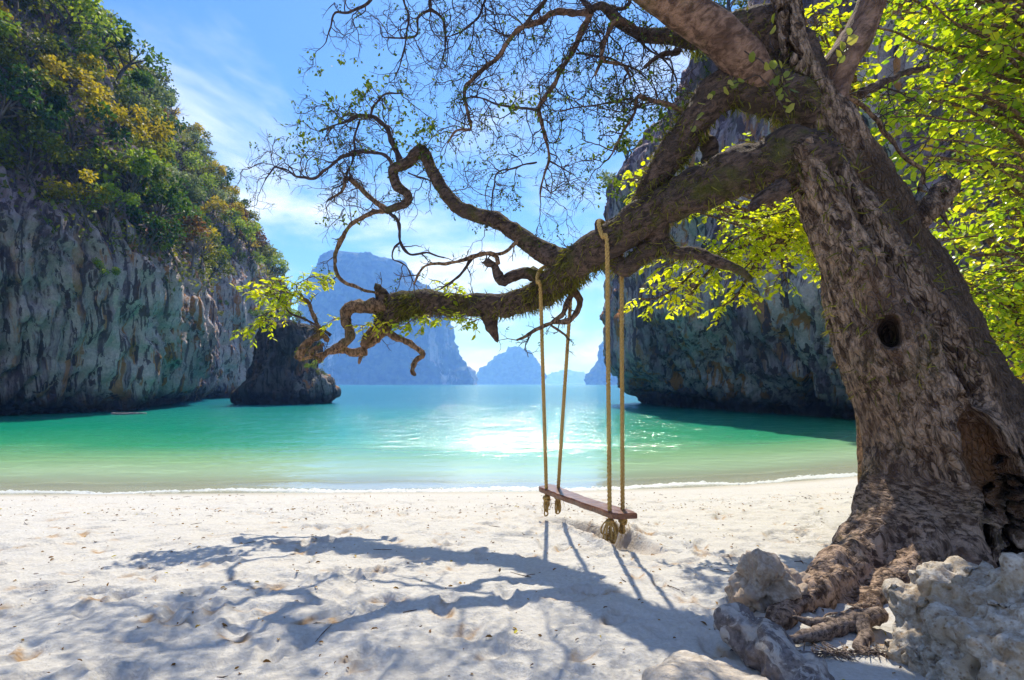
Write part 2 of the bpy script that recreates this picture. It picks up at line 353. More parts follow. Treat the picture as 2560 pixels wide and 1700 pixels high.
# ------------------------------------------------------------------ sea
def sea():
    rr = [9.0]
    while rr[-1] < 130: rr.append(rr[-1] * 1.0085)
    while rr[-1] < 7000: rr.append(rr[-1] * 1.06)
    rr = np.array(rr); th = np.linspace(-R(82), R(82), 560); Rr, T = np.meshgrid(rr, th, indexing='ij'); sh = Rr.shape
    X = Rr * np.sin(T); Y = Rr * np.cos(T); q = Y - shore_y(X)
    P = np.stack([X.ravel(), Y.ravel(), np.zeros(X.size)], 1)
    amp = sstep(0.0, 4, q).ravel() * sstep(140, 40, Rr).ravel()
    Z = (0.03 * fbm(P * (0.55, 1.3, 1), 3) + 0.014 * fbm(P * (1.6, 3.6, 1) + 9, 3)) * amp
    # one low swell that breaks at the edge
    Z += (0.045 * np.exp(-((q - 0.75 - 0.25 * fbm(P * (0.5, 0, 1) + 3, 2).reshape(sh)) / 0.28) ** 2)).ravel() * (0.6 + 0.4 * pnoise(P * (0.6, 0, 1)))
    d = -np.interp(-q, _q, _z) + np.maximum(q - 30, 0) * 0.10; d = np.where(q < 0, 0, d); d = np.minimum(d, 12)
    V = np.stack([X.ravel(), Y.ravel(), Z + 0.012], 1); h, w = sh
    i = np.arange(h - 1)[:, None] * w; j = np.arange(w - 1)[None, :]
    F = np.stack([i + j, i + w + j, i + w + j + 1, i + j + 1], -1).reshape(-1, 4)
    keep = (q.ravel()[F].max(1) > -1.2); F = F[keep]
    u, inv = np.unique(F, return_inverse=True); F = inv.reshape(-1, 4)
    o = build('sea', V[u], [F], M_SEA, attrs={'depth': d.ravel()[u]}); tag(o, 'clear emerald sea filling the bay', None, None, 'structure')
sea()

def foam():
    n = NT('foam'); p = n.pos()
    c = n.mix(n.noise(p, 30, 4), rgb((0.55, 0.58, 0.57)), rgb((0.72, 0.74, 0.74)))
    m = n.end(n('BsdfPrincipled', {'Base Color': c, 'Roughness': 0.6, 'Normal': n.bump(n.noise(p, 60, 4), 0.8, 0.02)}).outputs[0])
    r = np.random.RandomState(3); b = Bag(); x = -16.0
    t = np.arange(-16, 14, 0.05); e = shore_y(t) - 0.02 + 0.26 * fbm(np.stack([t * 0.45, 0 * t, 0 * t + 5], 1), 4)
    # bubbles heaped along the broken edge
    th = np.arange(6) * math.pi / 3
    for k in range(8000):
        i = r.randint(len(t)); w = 0.5 + 0.5 * pnoise([(t[i] * 0.35, 7.7, 1)])[0]
        if r.rand() > 1.3 * w * w + 0.06: continue
        x = t[i] + r.rand() * 0.05; y = e[i] + abs(r.normal()) * 0.16 * w; z = max(float(sand_base(x, y)), 0.012) + 0.012
        a = 0.018 + 0.05 * r.rand(); c2 = 0.006 + 0.012 * r.rand()
        V = np.vstack([np.stack([x + a * np.cos(th) * 1.7, y + a * 0.6 * np.sin(th), np.full(6, z - 0.012)], 1), [(x, y, z + c2)]])
        b.add(V, None, [(j, (j + 1) % 6, 6) for j in range(6)])
    o = b.build('shore_foam', m); tag(o, 'thin line of white foam along the waterline', 'foam', None, 'stuff')
foam()

# ------------------------------------------------------------------ cliffs
def resample(pts, n):
    p, _ = smooth_path([(*a, 0) for a in pts], [0] * len(pts), 0.5); p = p[:, :2]
    s = np.r_[0, np.cumsum(np.linalg.norm(np.diff(p, axis=0), axis=1))]; t = np.linspace(0, s[-1], n)
    return np.stack([np.interp(t, s, p[:, 0]), np.interp(t, s, p[:, 1])], 1), t
def vnormals(V, F):
    a, b, c, d = (V[F[:, k]] for k in range(4)); fn = np.cross(c - a, d - b); N = np.zeros_like(V)
    for k in range(4): np.add.at(N, F[:, k], fn)
    return norm(N)
class Cliff:
    def __init__(s, base, flip, secs, ns, nt, dens, seed):
        s.B, s.S = resample(base, ns); t = np.gradient(s.B, axis=0); k = 22
        t = np.stack([np.convolve(np.pad(t[:, i], k, 'edge'), np.ones(2 * k + 1) / (2 * k + 1), 'valid') for i in (0, 1)], 1)
        t = norm(t); s.N = np.stack([t[:, 1], -t[:, 0]], 1) * flip
        keys = [k_[0] for k_ in secs]; arrs = []
        for _, sec in secs:
            sec = np.array(sec, float); L = np.r_[0, np.cumsum(np.linalg.norm(np.diff(sec, axis=0), axis=1))]
            # more rows low down, where bare rock shows
            tt = np.linspace(0, 1, nt) ** dens * L[-1]; arrs.append(np.stack([np.interp(tt, L, sec[:, 0]), np.interp(tt, L, sec[:, 1])], 1))
        fr = np.linspace(0, 1, ns); arrs = np.array(arrs)
        O = np.stack([np.interp(fr, keys, arrs[:, j, 0]) for j in range(nt)], 1); Zz = np.stack([np.interp(fr, keys, arrs[:, j, 1]) for j in range(nt)], 1)
        V = np.zeros((ns, nt, 3)); V[:, :, 0] = s.B[:, None, 0] + s.N[:, None, 0] * O; V[:, :, 1] = s.B[:, None, 1] + s.N[:, None, 1] * O; V[:, :, 2] = Zz
        s.O, s.Z = O, Zz; V = V.reshape(-1, 3)
        i = np.arange(ns - 1)[:, None] * nt; j = np.arange(nt - 1)[None, :]
        F = np.stack([i + j, i + nt + j, i + nt + j + 1, i + j + 1], -1).reshape(-1, 4)
        if flip < 0: F = F[:, ::-1]
        N = vnormals(V, F); Sg = np.repeat(s.S, nt); h = Zz.ravel(); o = O.ravel()
        warp = 1.6 * fbm(np.stack([Sg * 0.15, h * 0.16, 0 * h + seed], 1), 3) + 1.2 * np.sin(h * 0.35 + seed)
        fl = np.stack([(Sg + warp) * 0.75, h * 0.05, 0 * h + seed + 5], 1)
        face = sstep(-3.5, -0.3, o) * sstep(-0.5, 1.5, h)
        flute = (1 - 2 * np.abs(pnoise(fl))) * 0.55 + (1 - 2 * np.abs(pnoise(fl * 2.3 + 3))) * 0.26 + (1 - 2 * np.abs(pnoise(fl * (4.6, 3.0, 1) + 8))) * 0.12
        dsp = 1.5 * fbm(V * 0.12 + seed, 4) + (0.45 - 0.25 * face) * fbm(V * (0.8, 0.8, 0.4) + seed, 4) + 1.45 * flute * face
        # broken ledges and blocks
        blk = pnoise(V * (0.35, 0.35, 0.5) + seed * 2); dsp += 0.5 * np.round(blk * 3) / 3 * (1 - 0.6 * face)
        f1, f2 = worley(V * (0.55, 0.55, 0.4) + seed); dsp += 0.5 * np.clip(f2 - f1, 0, 0.4) * (1 - 0.5 * face) - 0.1
        f1, f2 = worley(V * (1.5, 1.5, 0.8) + seed * 3); dsp += 0.22 * np.clip(f2 - f1, 0, 0.35) * (1 - 0.5 * face)
        s.V = V + N * (dsp * sstep(-2.5, 0.6, h))[:, None]; s.F = F; s.shape = (ns, nt); s.NN = vnormals(s.V, F)
    def grid(s): return s.V.reshape(*s.shape, 3), s.NN.reshape(*s.shape, 3)

LEFT_SEC = [(-1.5, -2), (-1.3, 0), (-0.9, .8), (0.8, 2.2), (1.5, 5), (1.9, 9), (1.2, 13), (0, 16), (-1.5, 21), (-5, 30), (-10, 41), (-20, 50), (-40, 58), (-60, 60)]
HEAD_SEC = [(-1.5, -2), (-1.3, 0), (-0.9, .8), (0.8, 2.6), (2.5, 7), (3.4, 12), (3.2, 16), (2.6, 19), (1.0, 22.5), (-3.2, 30), (-8, 40), (-17, 50), (-36, 60), (-56, 62)]
LC = Cliff([(-46, 2), (-40, 16), (-35.5, 28), (-32.5, 37), (-31, 43), (-31.6, 49), (-33.5, 56), (-38, 65), (-43, 75), (-44, 83), (-44, 91), (-47, 103), (-53, 120), (-68, 140)], 1,
           [(0, LEFT_SEC), (0.45, LEFT_SEC), (0.68, HEAD_SEC), (1, HEAD_SEC)], 600, 310, 1.45, 3.1)
g, _ = LC.grid(); X, Y, Zg = LC.V[:, 0], LC.V[:, 1], LC.V[:, 2]
pale = np.exp(-((Y - 51) / 8.5) ** 2) * sstep(17, 12, Zg) * 0.95 + 0.9 * np.exp(-((Y - 86) / 8.0) ** 2) * sstep(26, 16, Zg) + 0.22 * (0.6 + pnoise(LC.V * (0.2, 0.2, 0.08)))
o = build('cliff', LC.V, [LC.F], M_CLIFF_L, attrs={'pale': np.clip(pale, 0, 1), 'moss': sstep(13, 20, Zg) * 0.9 + 0.1})
tag(o, 'tall jungle-covered limestone cliff rising on the left of the bay', None, None, 'structure')

RIGHT_SEC = [(-1.5, -2), (-1.2, 0), (-0.7, 1.0), (1.4, 3.0), (3.0, 5.3), (3.7, 7.5), (3.6, 12), (3.4, 18), (2.4, 22), (0, 25), (-6, 29), (-15, 33), (-30, 36)]
RIGHT_SEC2 = [(-1.5, -2), (-1.2, 0), (-0.7, 1.0), (0.6, 2.4), (1.8, 4.5), (2.6, 7), (2.9, 13), (2.6, 20), (1.6, 27), (-1, 33), (-7, 38), (-16, 42), (-30, 44)]
RC = Cliff([(40, 92), (24, 78), (16.5, 64), (13.6, 55), (13.9, 48.5), (15.8, 42), (19.2, 31), (22.5, 22), (27, 13), (32, 3), (36, -10)], 1,
           [(0, RIGHT_SEC), (0.45, RIGHT_SEC), (0.65, RIGHT_SEC2), (1, RIGHT_SEC2)], 520, 270, 1.25, 8.4)
Zg = RC.V[:, 2]; pale = np.clip(0.55 + 0.9 * pnoise(RC.V * (0.16, 0.16, 0.06)), 0.05, 1) * sstep(24, 15, Zg) + 0.05
o = build('cliff', RC.V, [RC.F], M_CLIFF_R, attrs={'pale': pale, 'moss': sstep(15, 22, Zg) * 0.8 + 0.05})
tag(o, 'overhanging grey cliff with draped rock ribs on the right of the bay', None, None, 'structure')

# dark rock standing in the water by the left cliff
def sea_stack():
    D = 57.0; lv = [(-40, 570, 782), (0, 566, 784), (12, 562, 794), (35, 573, 806), (62, 588, 798), (95, 600, 768), (130, 612, 764), (165, 612, 764), (192, 617, 762), (203, 624, 757), (207, 655, 728)]
    na, nh = 180, 110; t = np.linspace(0, 1, nh); k = np.linspace(0, 1, len(lv)); lv = np.array(lv, float)
    hh = np.interp(t, k, lv[:, 0]); uL = np.interp(t, k, lv[:, 1]); uR = np.interp(t, k, lv[:, 2])
    th = np.linspace(0, 2 * math.pi, na, endpoint=False)
    cx = ((uL + uR) / 2 - 1280) / FPX * D; rx = (uR - uL) / 2 / FPX * D; z = (hh - 56) / FPX * D + 2.15
    ry = np.minimum(rx * 0.75, 4.6)
    ce = np.sign(np.cos(th)) * np.abs(np.cos(th)) ** 0.8; se = np.sign(np.sin(th)) * np.abs(np.sin(th)) ** 0.8
    V = np.stack([cx[:, None] + rx[:, None] * ce, D + 3 + ry[:, None] * se + 0 * cx[:, None], z[:, None] + 0 * th], -1).reshape(-1, 3)
    V = np.vstack([V, [(cx[-1], D + 3, z[-1] + 0.3)]])
    i = np.arange(nh - 1)[:, None] * na; j = np.arange(na)[None, :]; kk = (j + 1) % na
    F = np.stack([i + j, i + kk, i + na + kk, i + na + j], -1).reshape(-1, 4); e = nh * na
    T = np.array([((nh - 1) * na + x, (nh - 1) * na + (x + 1) % na, e) for x in range(na)])
    N = norm(V - np.array((cx.mean(), D + 3, 3.0)) * (1, 1, 1)); N = vnormals(V, F); N[-1] = (0, 0, 1)
    ang = np.r_[np.tile(th, nh), 0]
    dsp = 0.7 * fbm(V * 0.3 + 4, 4) + 0.3 * fbm(V * (1.1, 1.1, 0.7), 4) + 0.25 * (1 - 2 * np.abs(pnoise(V * (1.0, 1.0, 0.15) + 2)))
    V = V + N * (dsp * sstep(-1.5, 0.8, V[:, 2]))[:, None]
    pale = 0.45 * sstep(0.0, 2.5, V[:, 0] + 23.2) * sstep(7, 4, V[:, 2]) + 0.04
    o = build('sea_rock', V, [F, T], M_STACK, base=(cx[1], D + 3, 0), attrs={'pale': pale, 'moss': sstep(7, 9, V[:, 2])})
    tag(o, 'dark steep-sided rock standing in the water beside the left cliff', 'rock')
sea_stack()

# ------------------------------------------------------------------ far islands
def island(D, rows, label, seed, bare, depth=0.55):
    """rows: (photo row, left, right) outline, seen at distance D"""
    rows = np.array(rows, float); nh, na = 90, 200; t = np.linspace(0, 1, nh); k = np.linspace(0, 1, len(rows))
    v = np.interp(t, k, rows[:, 0]); uL = np.interp(t, k, rows[:, 1]); uR = np.interp(t, k, rows[:, 2])
    cx = ((uL + uR) / 2 - 1280) / FPX * D; rx = (uR - uL) / 2 / FPX * D; z = CAMZ + (960 - v) / FPX * D
    th = np.linspace(0, 2 * math.pi, na, endpoint=False); dep = rx.max() * depth
    ry = rx * depth
    V = np.stack([cx[:, None] + rx[:, None] * np.cos(th), D + dep + ry[:, None] * np.sin(th), z[:, None] + 0 * th], -1).reshape(-1, 3)
    V = np.vstack([V, [(cx[-1], D + dep, z[-1] + 2)]])
    i = np.arange(nh - 1)[:, None] * na; j = np.arange(na)[None, :]; kk = (j + 1) % na
    F = np.stack([i + j, i + kk, i + na + kk, i + na + j], -1).reshape(-1, 4); e = nh * na
    T = np.array([((nh - 1) * na + x, (nh - 1) * na + (x + 1) % na, e) for x in range(na)])
    N = vnormals(V, F); N[-1] = (0, 0, 1); s = D / 1400.0
    f1, f2 = worley(V / (9.0 * s) + seed)
    dsp = s * (15 * fbm(V / (90 * s) + seed, 4) + 5.0 * (0.6 - f1) + 6 * fbm(V / (22 * s) + seed, 3))
    V = V + N * (dsp * sstep(0, 12 * s, V[:, 2]))[:, None]
    o = build('island', V, [F, T], M_ISLE, base=(cx[0], D + dep, 0), attrs={'bare': bare * sstep(190 * s, 60 * s, V[:, 2])}); tag(o, label, None, None, 'structure')
island(1400, [(963, 650, 1186), (945, 655, 1176), (915, 664, 1150), (870, 672, 1132), (820, 682, 1120), (760, 694, 1090), (700, 712, 1052), (660, 730, 1005), (630, 745, 970), (612, 760, 940), (602, 785, 900)],
       'large hazy blue island with steep sides behind the long branch', 2.2, 1.0)
island(2700, [(961.5, 1178, 1362), (940, 1180, 1360), (915, 1200, 1352), (900, 1228, 1342), (885, 1250, 1330), (872, 1262, 1315), (864, 1278, 1302)],
       'rounded pale blue island in the middle of the horizon', 5.5, 0.0)
island(5600, [(961, 1345, 1520), (952, 1350, 1515), (940, 1365, 1500), (930, 1385, 1470), (922, 1395, 1425)], 'lowest and faintest island on the horizon between the swing ropes', 7.1, 0.0)
island(1750, [(962.5, 1474, 1760), (935, 1482, 1750), (900, 1497, 1735), (860, 1515, 1720), (830, 1535, 1700), (810, 1560, 1680)], 'hazy blue headland half hidden behind the right cliff', 9.3, 0.3)

# ------------------------------------------------------------------ air
def haze():
    x0, x1, y0, y1, z0, z1 = -7600, 7600, -600, 7900, -9.0, 410.0
    V = [(x0, y0, z0), (x1, y0, z0), (x1, y1, z0), (x0, y1, z0), (x0, y0, z1), (x1, y0, z1), (x1, y1, z1), (x0, y1, z1)]
    F = [(0, 3, 2, 1), (4, 5, 6, 7), (0, 1, 5, 4), (1, 2, 6, 5), (2, 3, 7, 6), (3, 0, 4, 7)]
    n = NT('haze'); v = n('VolumePrincipled', {'Color': rgb((0.16, 0.37, 1.0)), 'Absorption Color': rgb((1, 1, 1)), 'Density': 0.00045, 'Anisotropy': 0.3})
    n.t.links.new(v.outputs[0], n.out.inputs[1])
    o = build('haze', V, [F], n.m, smooth=False); tag(o, 'thin blue sea haze over the whole bay', 'haze', None, 'stuff')
haze()

# ------------------------------------------------------------------ the leaning tree
def bark_mat(name, a, b, c, moss, scale=1.0, tilt=(0, 0, 0), plate=1.0):
    n = NT(name); p = n.pos(); q0 = n('Mix', {0: n.rng(n('SeparateXYZ', {0: p}).outputs[2], 0.75, 1.35), 4: p, 5: n.mapping(n.mapping(p, rot=tilt), (1, 1, 0.45))}, data_type='VECTOR').outputs[1]; wv = n('TexNoise', {'Vector': q0, 'Scale': 9.0 * scale, 'Detail': 3}).outputs['Color']
    q = n('VectorMath', {0: q0, 1: n('VectorMath', {0: wv, 1: (0.09 / scale, 0.09 / scale, 0.09 / scale)}, operation='MULTIPLY').outputs[0]}, operation='ADD').outputs[0]
    big = n.noise(q, 2.6 * scale, 5, 0.6); mid = n.noise(q, 14 * scale, 6, 0.68, 0.4); fine = n.noise(q, 70 * scale, 4, 0.7)
    vo = n('TexVoronoi', {'Vector': q, 'Scale': 24 * scale, 'Randomness': 1.0}, feature='DISTANCE_TO_EDGE').outputs[0]
    vc = n('TexVoronoi', {'Vector': q, 'Scale': 24 * scale, 'Randomness': 1.0}).outputs['Color']
    vr = n('SeparateXYZ', {0: vc}).outputs[0]
    col = n.mix(n.rng(n.math('ADD', mid, n.math('MULTIPLY', n.math('SUBTRACT', vr, 0.5), 0.16 * plate)), 0.37, 0.63), rgb(a), rgb(b))
    col = n.mix(n.rng(big, 0.5, 0.68, 0, 0.8), col, rgb(c))
    col = n.mix(n.math('MULTIPLY', n.rng(n.noise(p, 1.9, 6, 0.65), 0.54, 0.66), moss), col, rgb((0.085, 0.085, 0.02)))
    col = n.mix(n.attr('dark_tone'), col, n.mix(mid, rgb(tuple(x * 0.6 for x in a)), rgb(tuple(x * 0.30 for x in b))))
    col = n.mix(n.attr('wood'), col, n.mix(mid, rgb((0.36, 0.17, 0.07)), rgb((0.16, 0.07, 0.03))))
    h = n.math('ADD', n.math('MULTIPLY', mid, 0.9), n.math('MULTIPLY', fine, 0.3)); h = n.math('ADD', h, n.math('MULTIPLY', n.rng(vo, 0.0, 0.22), 0.9 * plate))
    return n.end(n('BsdfPrincipled', {'Base Color': col, 'Roughness': 0.85, 'Specular IOR Level': 0.2, 'Normal': n.bump(h, n.rng(n('SeparateXYZ', {0: p}).outputs[2], 0.7, 1.5, 0.45, 1.0), 0.026 / scale)}).outputs[0])
M_BARK = bark_mat('trunk_bark', (0.062, 0.037, 0.026), (0.41, 0.285, 0.205), (0.13, 0.078, 0.054), 0.2, 1.0, (0, R(20), 0))
M_LIMB = bark_mat('mossy_bark', (0.035, 0.024, 0.02), (0.16, 0.105, 0.08), (0.07, 0.05, 0.04), 0.9, 1.5, (0, R(-64), 0), 0.5)
M_PALE = bark_mat('smooth_bark', (0.10, 0.056, 0.038), (0.34, 0.205, 0.145), (0.09, 0.05, 0.036), 0.3, 1.0, (0, R(-50), 0), 0.3)
M_WARM = bark_mat('peeling_bark', (0.055, 0.032, 0.02), (0.36, 0.215, 0.125), (0.10, 0.06, 0.04), 0.4, 2.2, (0, 0, 0), 0.3)
M_TWIG = bark_mat('twig_bark', (0.035, 0.024, 0.024), (0.10, 0.07, 0.065), (0.06, 0.045, 0.045), 0.1, 2.0, (0, 0, 0), 0.0)
M_MOSS = leaf_mat('moss', [(0.0, (0.05, 0.05, 0.012)), (0.5, (0.13, 0.13, 0.025)), (1.0, (0.26, 0.24, 0.05))], 0.35, 0.7, 0.0, 0.1)
M_FINE = leaf_mat('fine_leaf', [(0.0, (0.022, 0.05, 0.016)), (0.6, (0.05, 0.10, 0.022)), (1.0, (0.16, 0.22, 0.03))], 0.42, 0.6, 0.0, 0.08)
M_YEL = leaf_mat('young_leaf', [(0.0, (0.22, 0.32, 0.02)), (0.55, (0.42, 0.48, 0.02)), (1.0, (0.58, 0.54, 0.03))], 0.68, 0.45, 0.0)

TREE = empty('leaning_tree', (4.1, 5.2, 0.45))
tag(TREE, 'huge leaning tree with mossy bark whose long limb carries the swing', 'tree')

def remeshed(tubes, voxel, smooth_it):
    b = Bag()
    for pts, rad in tubes:
        p, r_ = smooth_path(pts, rad, 0.06); b.tube(p, r_, 28, rough=0.10, freq=1.6)
    me = make_mesh('tmp', np.vstack(b.V), [np.concatenate(b.Q), np.concatenate(b.T)], None)
    o = bpy.data.objects.new('tmp', me); COL.objects.link(o)
    md = o.modifiers.new('r', 'REMESH'); md.mode = 'VOXEL'; md.voxel_size = voxel
    dg = bpy.context.evaluated_depsgraph_get(); ev = o.evaluated_get(dg).to_mesh()
    V = np.empty(len(ev.vertices) * 3, np.float32); ev.vertices.foreach_get('co', V); V = V.reshape(-1, 3).astype(float)
    F = np.empty(len(ev.loops), np.int32); ev.loops.foreach_get('vertex_index', F); F = F.reshape(-1, 4)
    E = np.empty(len(ev.edges) * 2, np.int32); ev.edges.foreach_get('vertices', E); E = E.reshape(-1, 2)
    bpy.data.objects.remove(o); bpy.data.meshes.remove(me)
    cnt = np.bincount(E.ravel(), minlength=len(V))[:, None]
    for k in range(smooth_it):
        A = np.stack([np.bincount(np.r_[E[:, 0], E[:, 1]], weights=np.r_[V[E[:, 1], c], V[E[:, 0], c]], minlength=len(V)) for c in range(3)], 1) / cnt
        V = V + 0.55 * (A - V)
    return V, F

def PX(l): return [px(*a[:3]) for a in l], [a[3] / 2 / FPX * a[2] for a in l]
FRONT = PX([(1990, 372, 5.3, 120), (2055, 450, 5.3, 150), (2105, 545, 5.25, 172), (2180, 689, 5.2, 236), (2245, 840, 5.15, 280), (2318, 1010, 5.15, 288), (2362, 1150, 5.15, 304), (2380, 1300, 5.2, 335), (2385, 1470, 5.2, 400)])
BACK = PX([(1946, -160, 5.5, 56), (1952, -40, 5.5, 62), (1984, 141, 5.5, 75), (2034, 250, 5.55, 94), (2100, 370, 5.7, 118), (2200, 540, 5.9, 140), (2300, 720, 6.0, 150), (2400, 900, 6.0, 165), (2475, 1060, 5.9, 200), (2540, 1250, 5.7, 300), (2555, 1430, 5.6, 380)])
MIDT = PX([(2370, 1060, 5.6, 180), (2420, 1180, 5.45, 280), (2440, 1300, 5.4, 340), (2450, 1430, 5.4, 380)])
def root(l): return PX(l)
ROOTS = [
    PX([(2290, 1150, 5.15, 190), (2235, 1290, 5.0, 180), (2150, 1390, 4.7, 140), (2062, 1462, 4.2, 104), (1990, 1515, 3.82, 76), (1935, 1556, 3.55, 56), (1900, 1590, 3.4, 40)]),
    PX([(2340, 1200, 5.0, 160), (2310, 1330, 4.75, 120), (2290, 1400, 4.5, 110), (2230, 1470, 4.25, 90), (2130, 1540, 3.95, 60)]),
    PX([(2390, 1240, 5.0, 150), (2400, 1350, 4.7, 120), (2440, 1430, 4.4, 110), (2480, 1500, 4.1, 80)]),
    PX([(2470, 1230, 5.2, 160), (2560, 1360, 4.9, 130), (2640, 1450, 4.6, 90), (2760, 1520, 4.2, 60)]),
    PX([(2520, 1240, 5.5, 170), (2660, 1370, 5.6, 120), (2800, 1420, 5.6, 70)]),
    PX([(2400, 1240, 5.6, 170), (2420, 1340, 6.1, 120), (2420, 1370, 6.7, 70)])]
V, F = remeshed([FRONT, BACK, MIDT] + ROOTS, 0.018, 5)
N = vnormals(V, F)
# flutes that run down into the roots, bark plates, the knot hole and the long rotten hollow
ax = norm(px(2060, 300, 5.4) - px(2400, 1200, 5.3)); e1 = norm(np.cross(ax, (0, 1.0, 0))); e2 = np.cross(ax, e1)
L = np.stack([V @ e1, V @ e2, V @ ax], 1)
low = sstep(2.6, 0.7, V[:, 2])
d = 0.05 * fbm(L * (2.2, 2.2, 0.8), 3) + 0.03 * fbm(L * (5, 5, 0.8) + 3, 3) * (0.5 + low)
f1, f2 = worley(L * (19, 19, 6.5) + 0.5 * np.stack([pnoise(L * 6), pnoise(L * 6 + 9), pnoise(L * 6 + 30)], 1))
d += (0.015 * np.clip((f2 - f1) * 2.0, 0, 1) + 0.012 * (1 - 2 * np.abs(pnoise(L * (9, 9, 1.8) + 5)))) * (1 - 0.95 * low) - 0.012 + 0.008 * fbm(L * (30, 30, 14), 3) * (1 - 0.6 * low)
V = V + N * d[:, None]
wood = np.zeros(len(V))
def dig(c, e_long, e_wide, a, b, dep, col, rimw=0.0, pd=(0.55, 0.83, 0)):
    global V
    q = V - c; lx = q @ e_long / a; ly = q @ e_wide / b; pd = norm(np.array(pd, float)); front = (N @ pd < 0.1) & (np.abs(q @ pd) < 0.45)
    rr = np.sqrt(lx * lx + ly * ly) * (1 + 0.22 * pnoise(V * 9 + 2)) + 0.12 * ly * lx; m = np.exp(-rr ** 6) * front
    V = V + pd * (m * dep)[:, None]
    V = V - pd * (rimw * np.exp(-((rr - 1.35) / 0.25) ** 2) * front)[:, None]
    return m * col
up = norm(np.array((-0.10, 0, 1.0))); sd = norm(np.array((0.83, -0.55, 0.05)))
def surf(u, v):
    su = 1280 + V[:, 0] / V[:, 1] * FPX; sv = 960 - (V[:, 2] - CAMZ) / V[:, 1] * FPX; k = np.where((su - u) ** 2 + (sv - v) ** 2 < 196)[0]
    return V[k[np.argmin(V[k, 1])]]
gp, _ = smooth_path([surf(*a) for a in ((2085, 350), (2132, 425), (2207, 545), (2322, 695), (2412, 835), (2485, 980))], [0] * 6, 0.05)
gd = np.min(np.linalg.norm(V[:, None, :] - gp[None, :, :], axis=2), axis=1) if len(V) * len(gp) < 3e7 else np.min(np.stack([np.linalg.norm(V - g_, axis=1) for g_ in gp]), 0)
V = V - N * (0.30 * np.exp(-(gd / 0.09) ** 2) + 0.06 * np.exp(-(gd / 0.22) ** 2))[:, None]
dig(surf(2214, 828), up, sd, 0.125, 0.072, 0.55, 0.0, 0.025)
ln = norm(px(2437, 1085, 4.8) - px(2560, 1310, 4.8)); wd = norm(np.cross(ln, (0, 1.0, 0)))
wood += dig(surf(2492, 1190), ln, wd, 0.50, 0.15, 0.32, 0.8, 0.03, (0.4, 0.9, 0))
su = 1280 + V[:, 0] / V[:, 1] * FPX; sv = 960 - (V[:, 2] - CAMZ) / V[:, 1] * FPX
dark_tone = sstep(-10, 25, su - np.interp(sv, [300, 425, 545, 695, 835, 980, 1100], [2062, 2132, 2207, 2322, 2412, 2485, 2535]) + 14 * pnoise(V * 5)) * sstep(1180, 1000, sv) * sstep(330, 420, sv)  # bark right of the groove darker than the front stem
build('trunk', V, [F], M_BARK, TREE, attrs={'wood': np.clip(wood, 0, 1), 'dark_tone': dark_tone * 0.85})

LIMBS = {}
def limb(name, l, mat, n=20, rough=0.16, step=0.05, freq=4.0, parent=None):
    p, r_ = PX(l) if len(l[0]) == 4 else l
    p, r_ = smooth_path(p, r_, step); b = Bag(); b.tube(p, r_, n, rough=rough, freq=freq, tip=True)
    o = b.build(name, mat, parent or TREE, attr='wood'); return p, r_
MAIN = limb('limb', [(2085, 440, 5.5, 90), (2015, 400, 5.38, 150), (1897, 412, 5.45, 124), (1756, 468, 5.6, 106), (1648, 518, 5.75, 100), (1561, 582, 5.85, 92), (1485, 629, 6.05, 86),
                     (1420, 676, 6.5, 88), (1355, 732, 7.0, 68), (1258, 762, 7.3, 58), (1171, 762, 7.5, 58), (1084, 757, 7.7, 60), (1008, 762, 7.9, 64), (965, 798, 8.0, 56), (950, 832, 8.0, 36)], M_LIMB, 26, 0.22)
HOR = limb('limb', [(2075, 330, 5.7, 80), (1990, 252, 5.55, 116), (1890, 222, 5.5, 108), (1812, 224, 5.5, 98), (1745, 290, 5.55, 82), (1690, 370, 5.65, 76), (1632, 460, 5.8, 66), (1596, 530, 5.9, 56)], M_LIMB, 24, 0.2)
PAL = limb('limb', [(1915, 240, 5.5, 70), (1868, 160, 5.32, 100), (1785, 78, 5.2, 98), (1700, 22, 5.1, 92), (1600, -40, 5.0, 80), (1450, -150, 4.9, 60), (1280, -300, 5.2, 36)], M_PALE, 22, 0.08)
HUMP = limb('limb', [(2020, 270, 5.7, 120), (1975, 130, 5.7, 112), (1905, 75, 5.75, 108), (1830, 78, 5.8, 84), (1760, 95, 5.85, 56), (1680, 92, 5.9, 42), (1605, 86, 6.0, 32), (1556, 61, 6.1, 26), (1503, 14, 6.2, 20), (1475, 30, 6.25, 18)], M_LIMB, 22, 0.2)
FORK = limb('limb', [(2075, 320, 5.65, 70), (2088, 190, 5.65, 86), (2155, 70, 5.7, 72), (2190, -30, 5.7, 62), (2260, -200, 5.8, 40)], M_PALE, 20, 0.1)
TOP = limb('limb', [(1946, -150, 5.5, 58), (1900, -300, 5.4, 46), (1800, -500, 5.3, 30)], M_PALE, 16, 0.1)
UPL = limb('limb', [(1450, 668, 6.3, 70), (1410, 651, 6.5, 62), (1355, 629, 6.6, 52), (1301, 591, 6.7, 44), (1247, 553, 6.75, 40), (1193, 537, 6.8, 37), (1149, 520, 6.85, 35), (1117, 488, 6.9, 33), (1084, 434, 6.95, 29), (1057, 376, 7.0, 29),
                    (1040, 385, 7.0, 28), (1019, 407, 7.05, 28), (984, 425, 7.1, 27), (992, 462, 7.1, 26), (1020, 488, 7.1, 23), (1013, 508, 7.15, 20), (965, 527, 7.2, 17)], M_LIMB, 18, 0.2, 0.03, 7)
UND = limb('limb', [(1470, 640, 6.1, 60), (1530, 655, 6.0, 44), (1568, 668, 5.95, 42), (1612, 630, 5.9, 46), (1653, 610, 5.85, 42), (1686, 630, 5.8, 34), (1737, 634, 5.7, 32), (1779, 650, 5.65, 30), (1842, 672, 5.6, 24), (1876, 697, 5.6, 16)], M_LIMB, 16, 0.25, 0.03, 8)
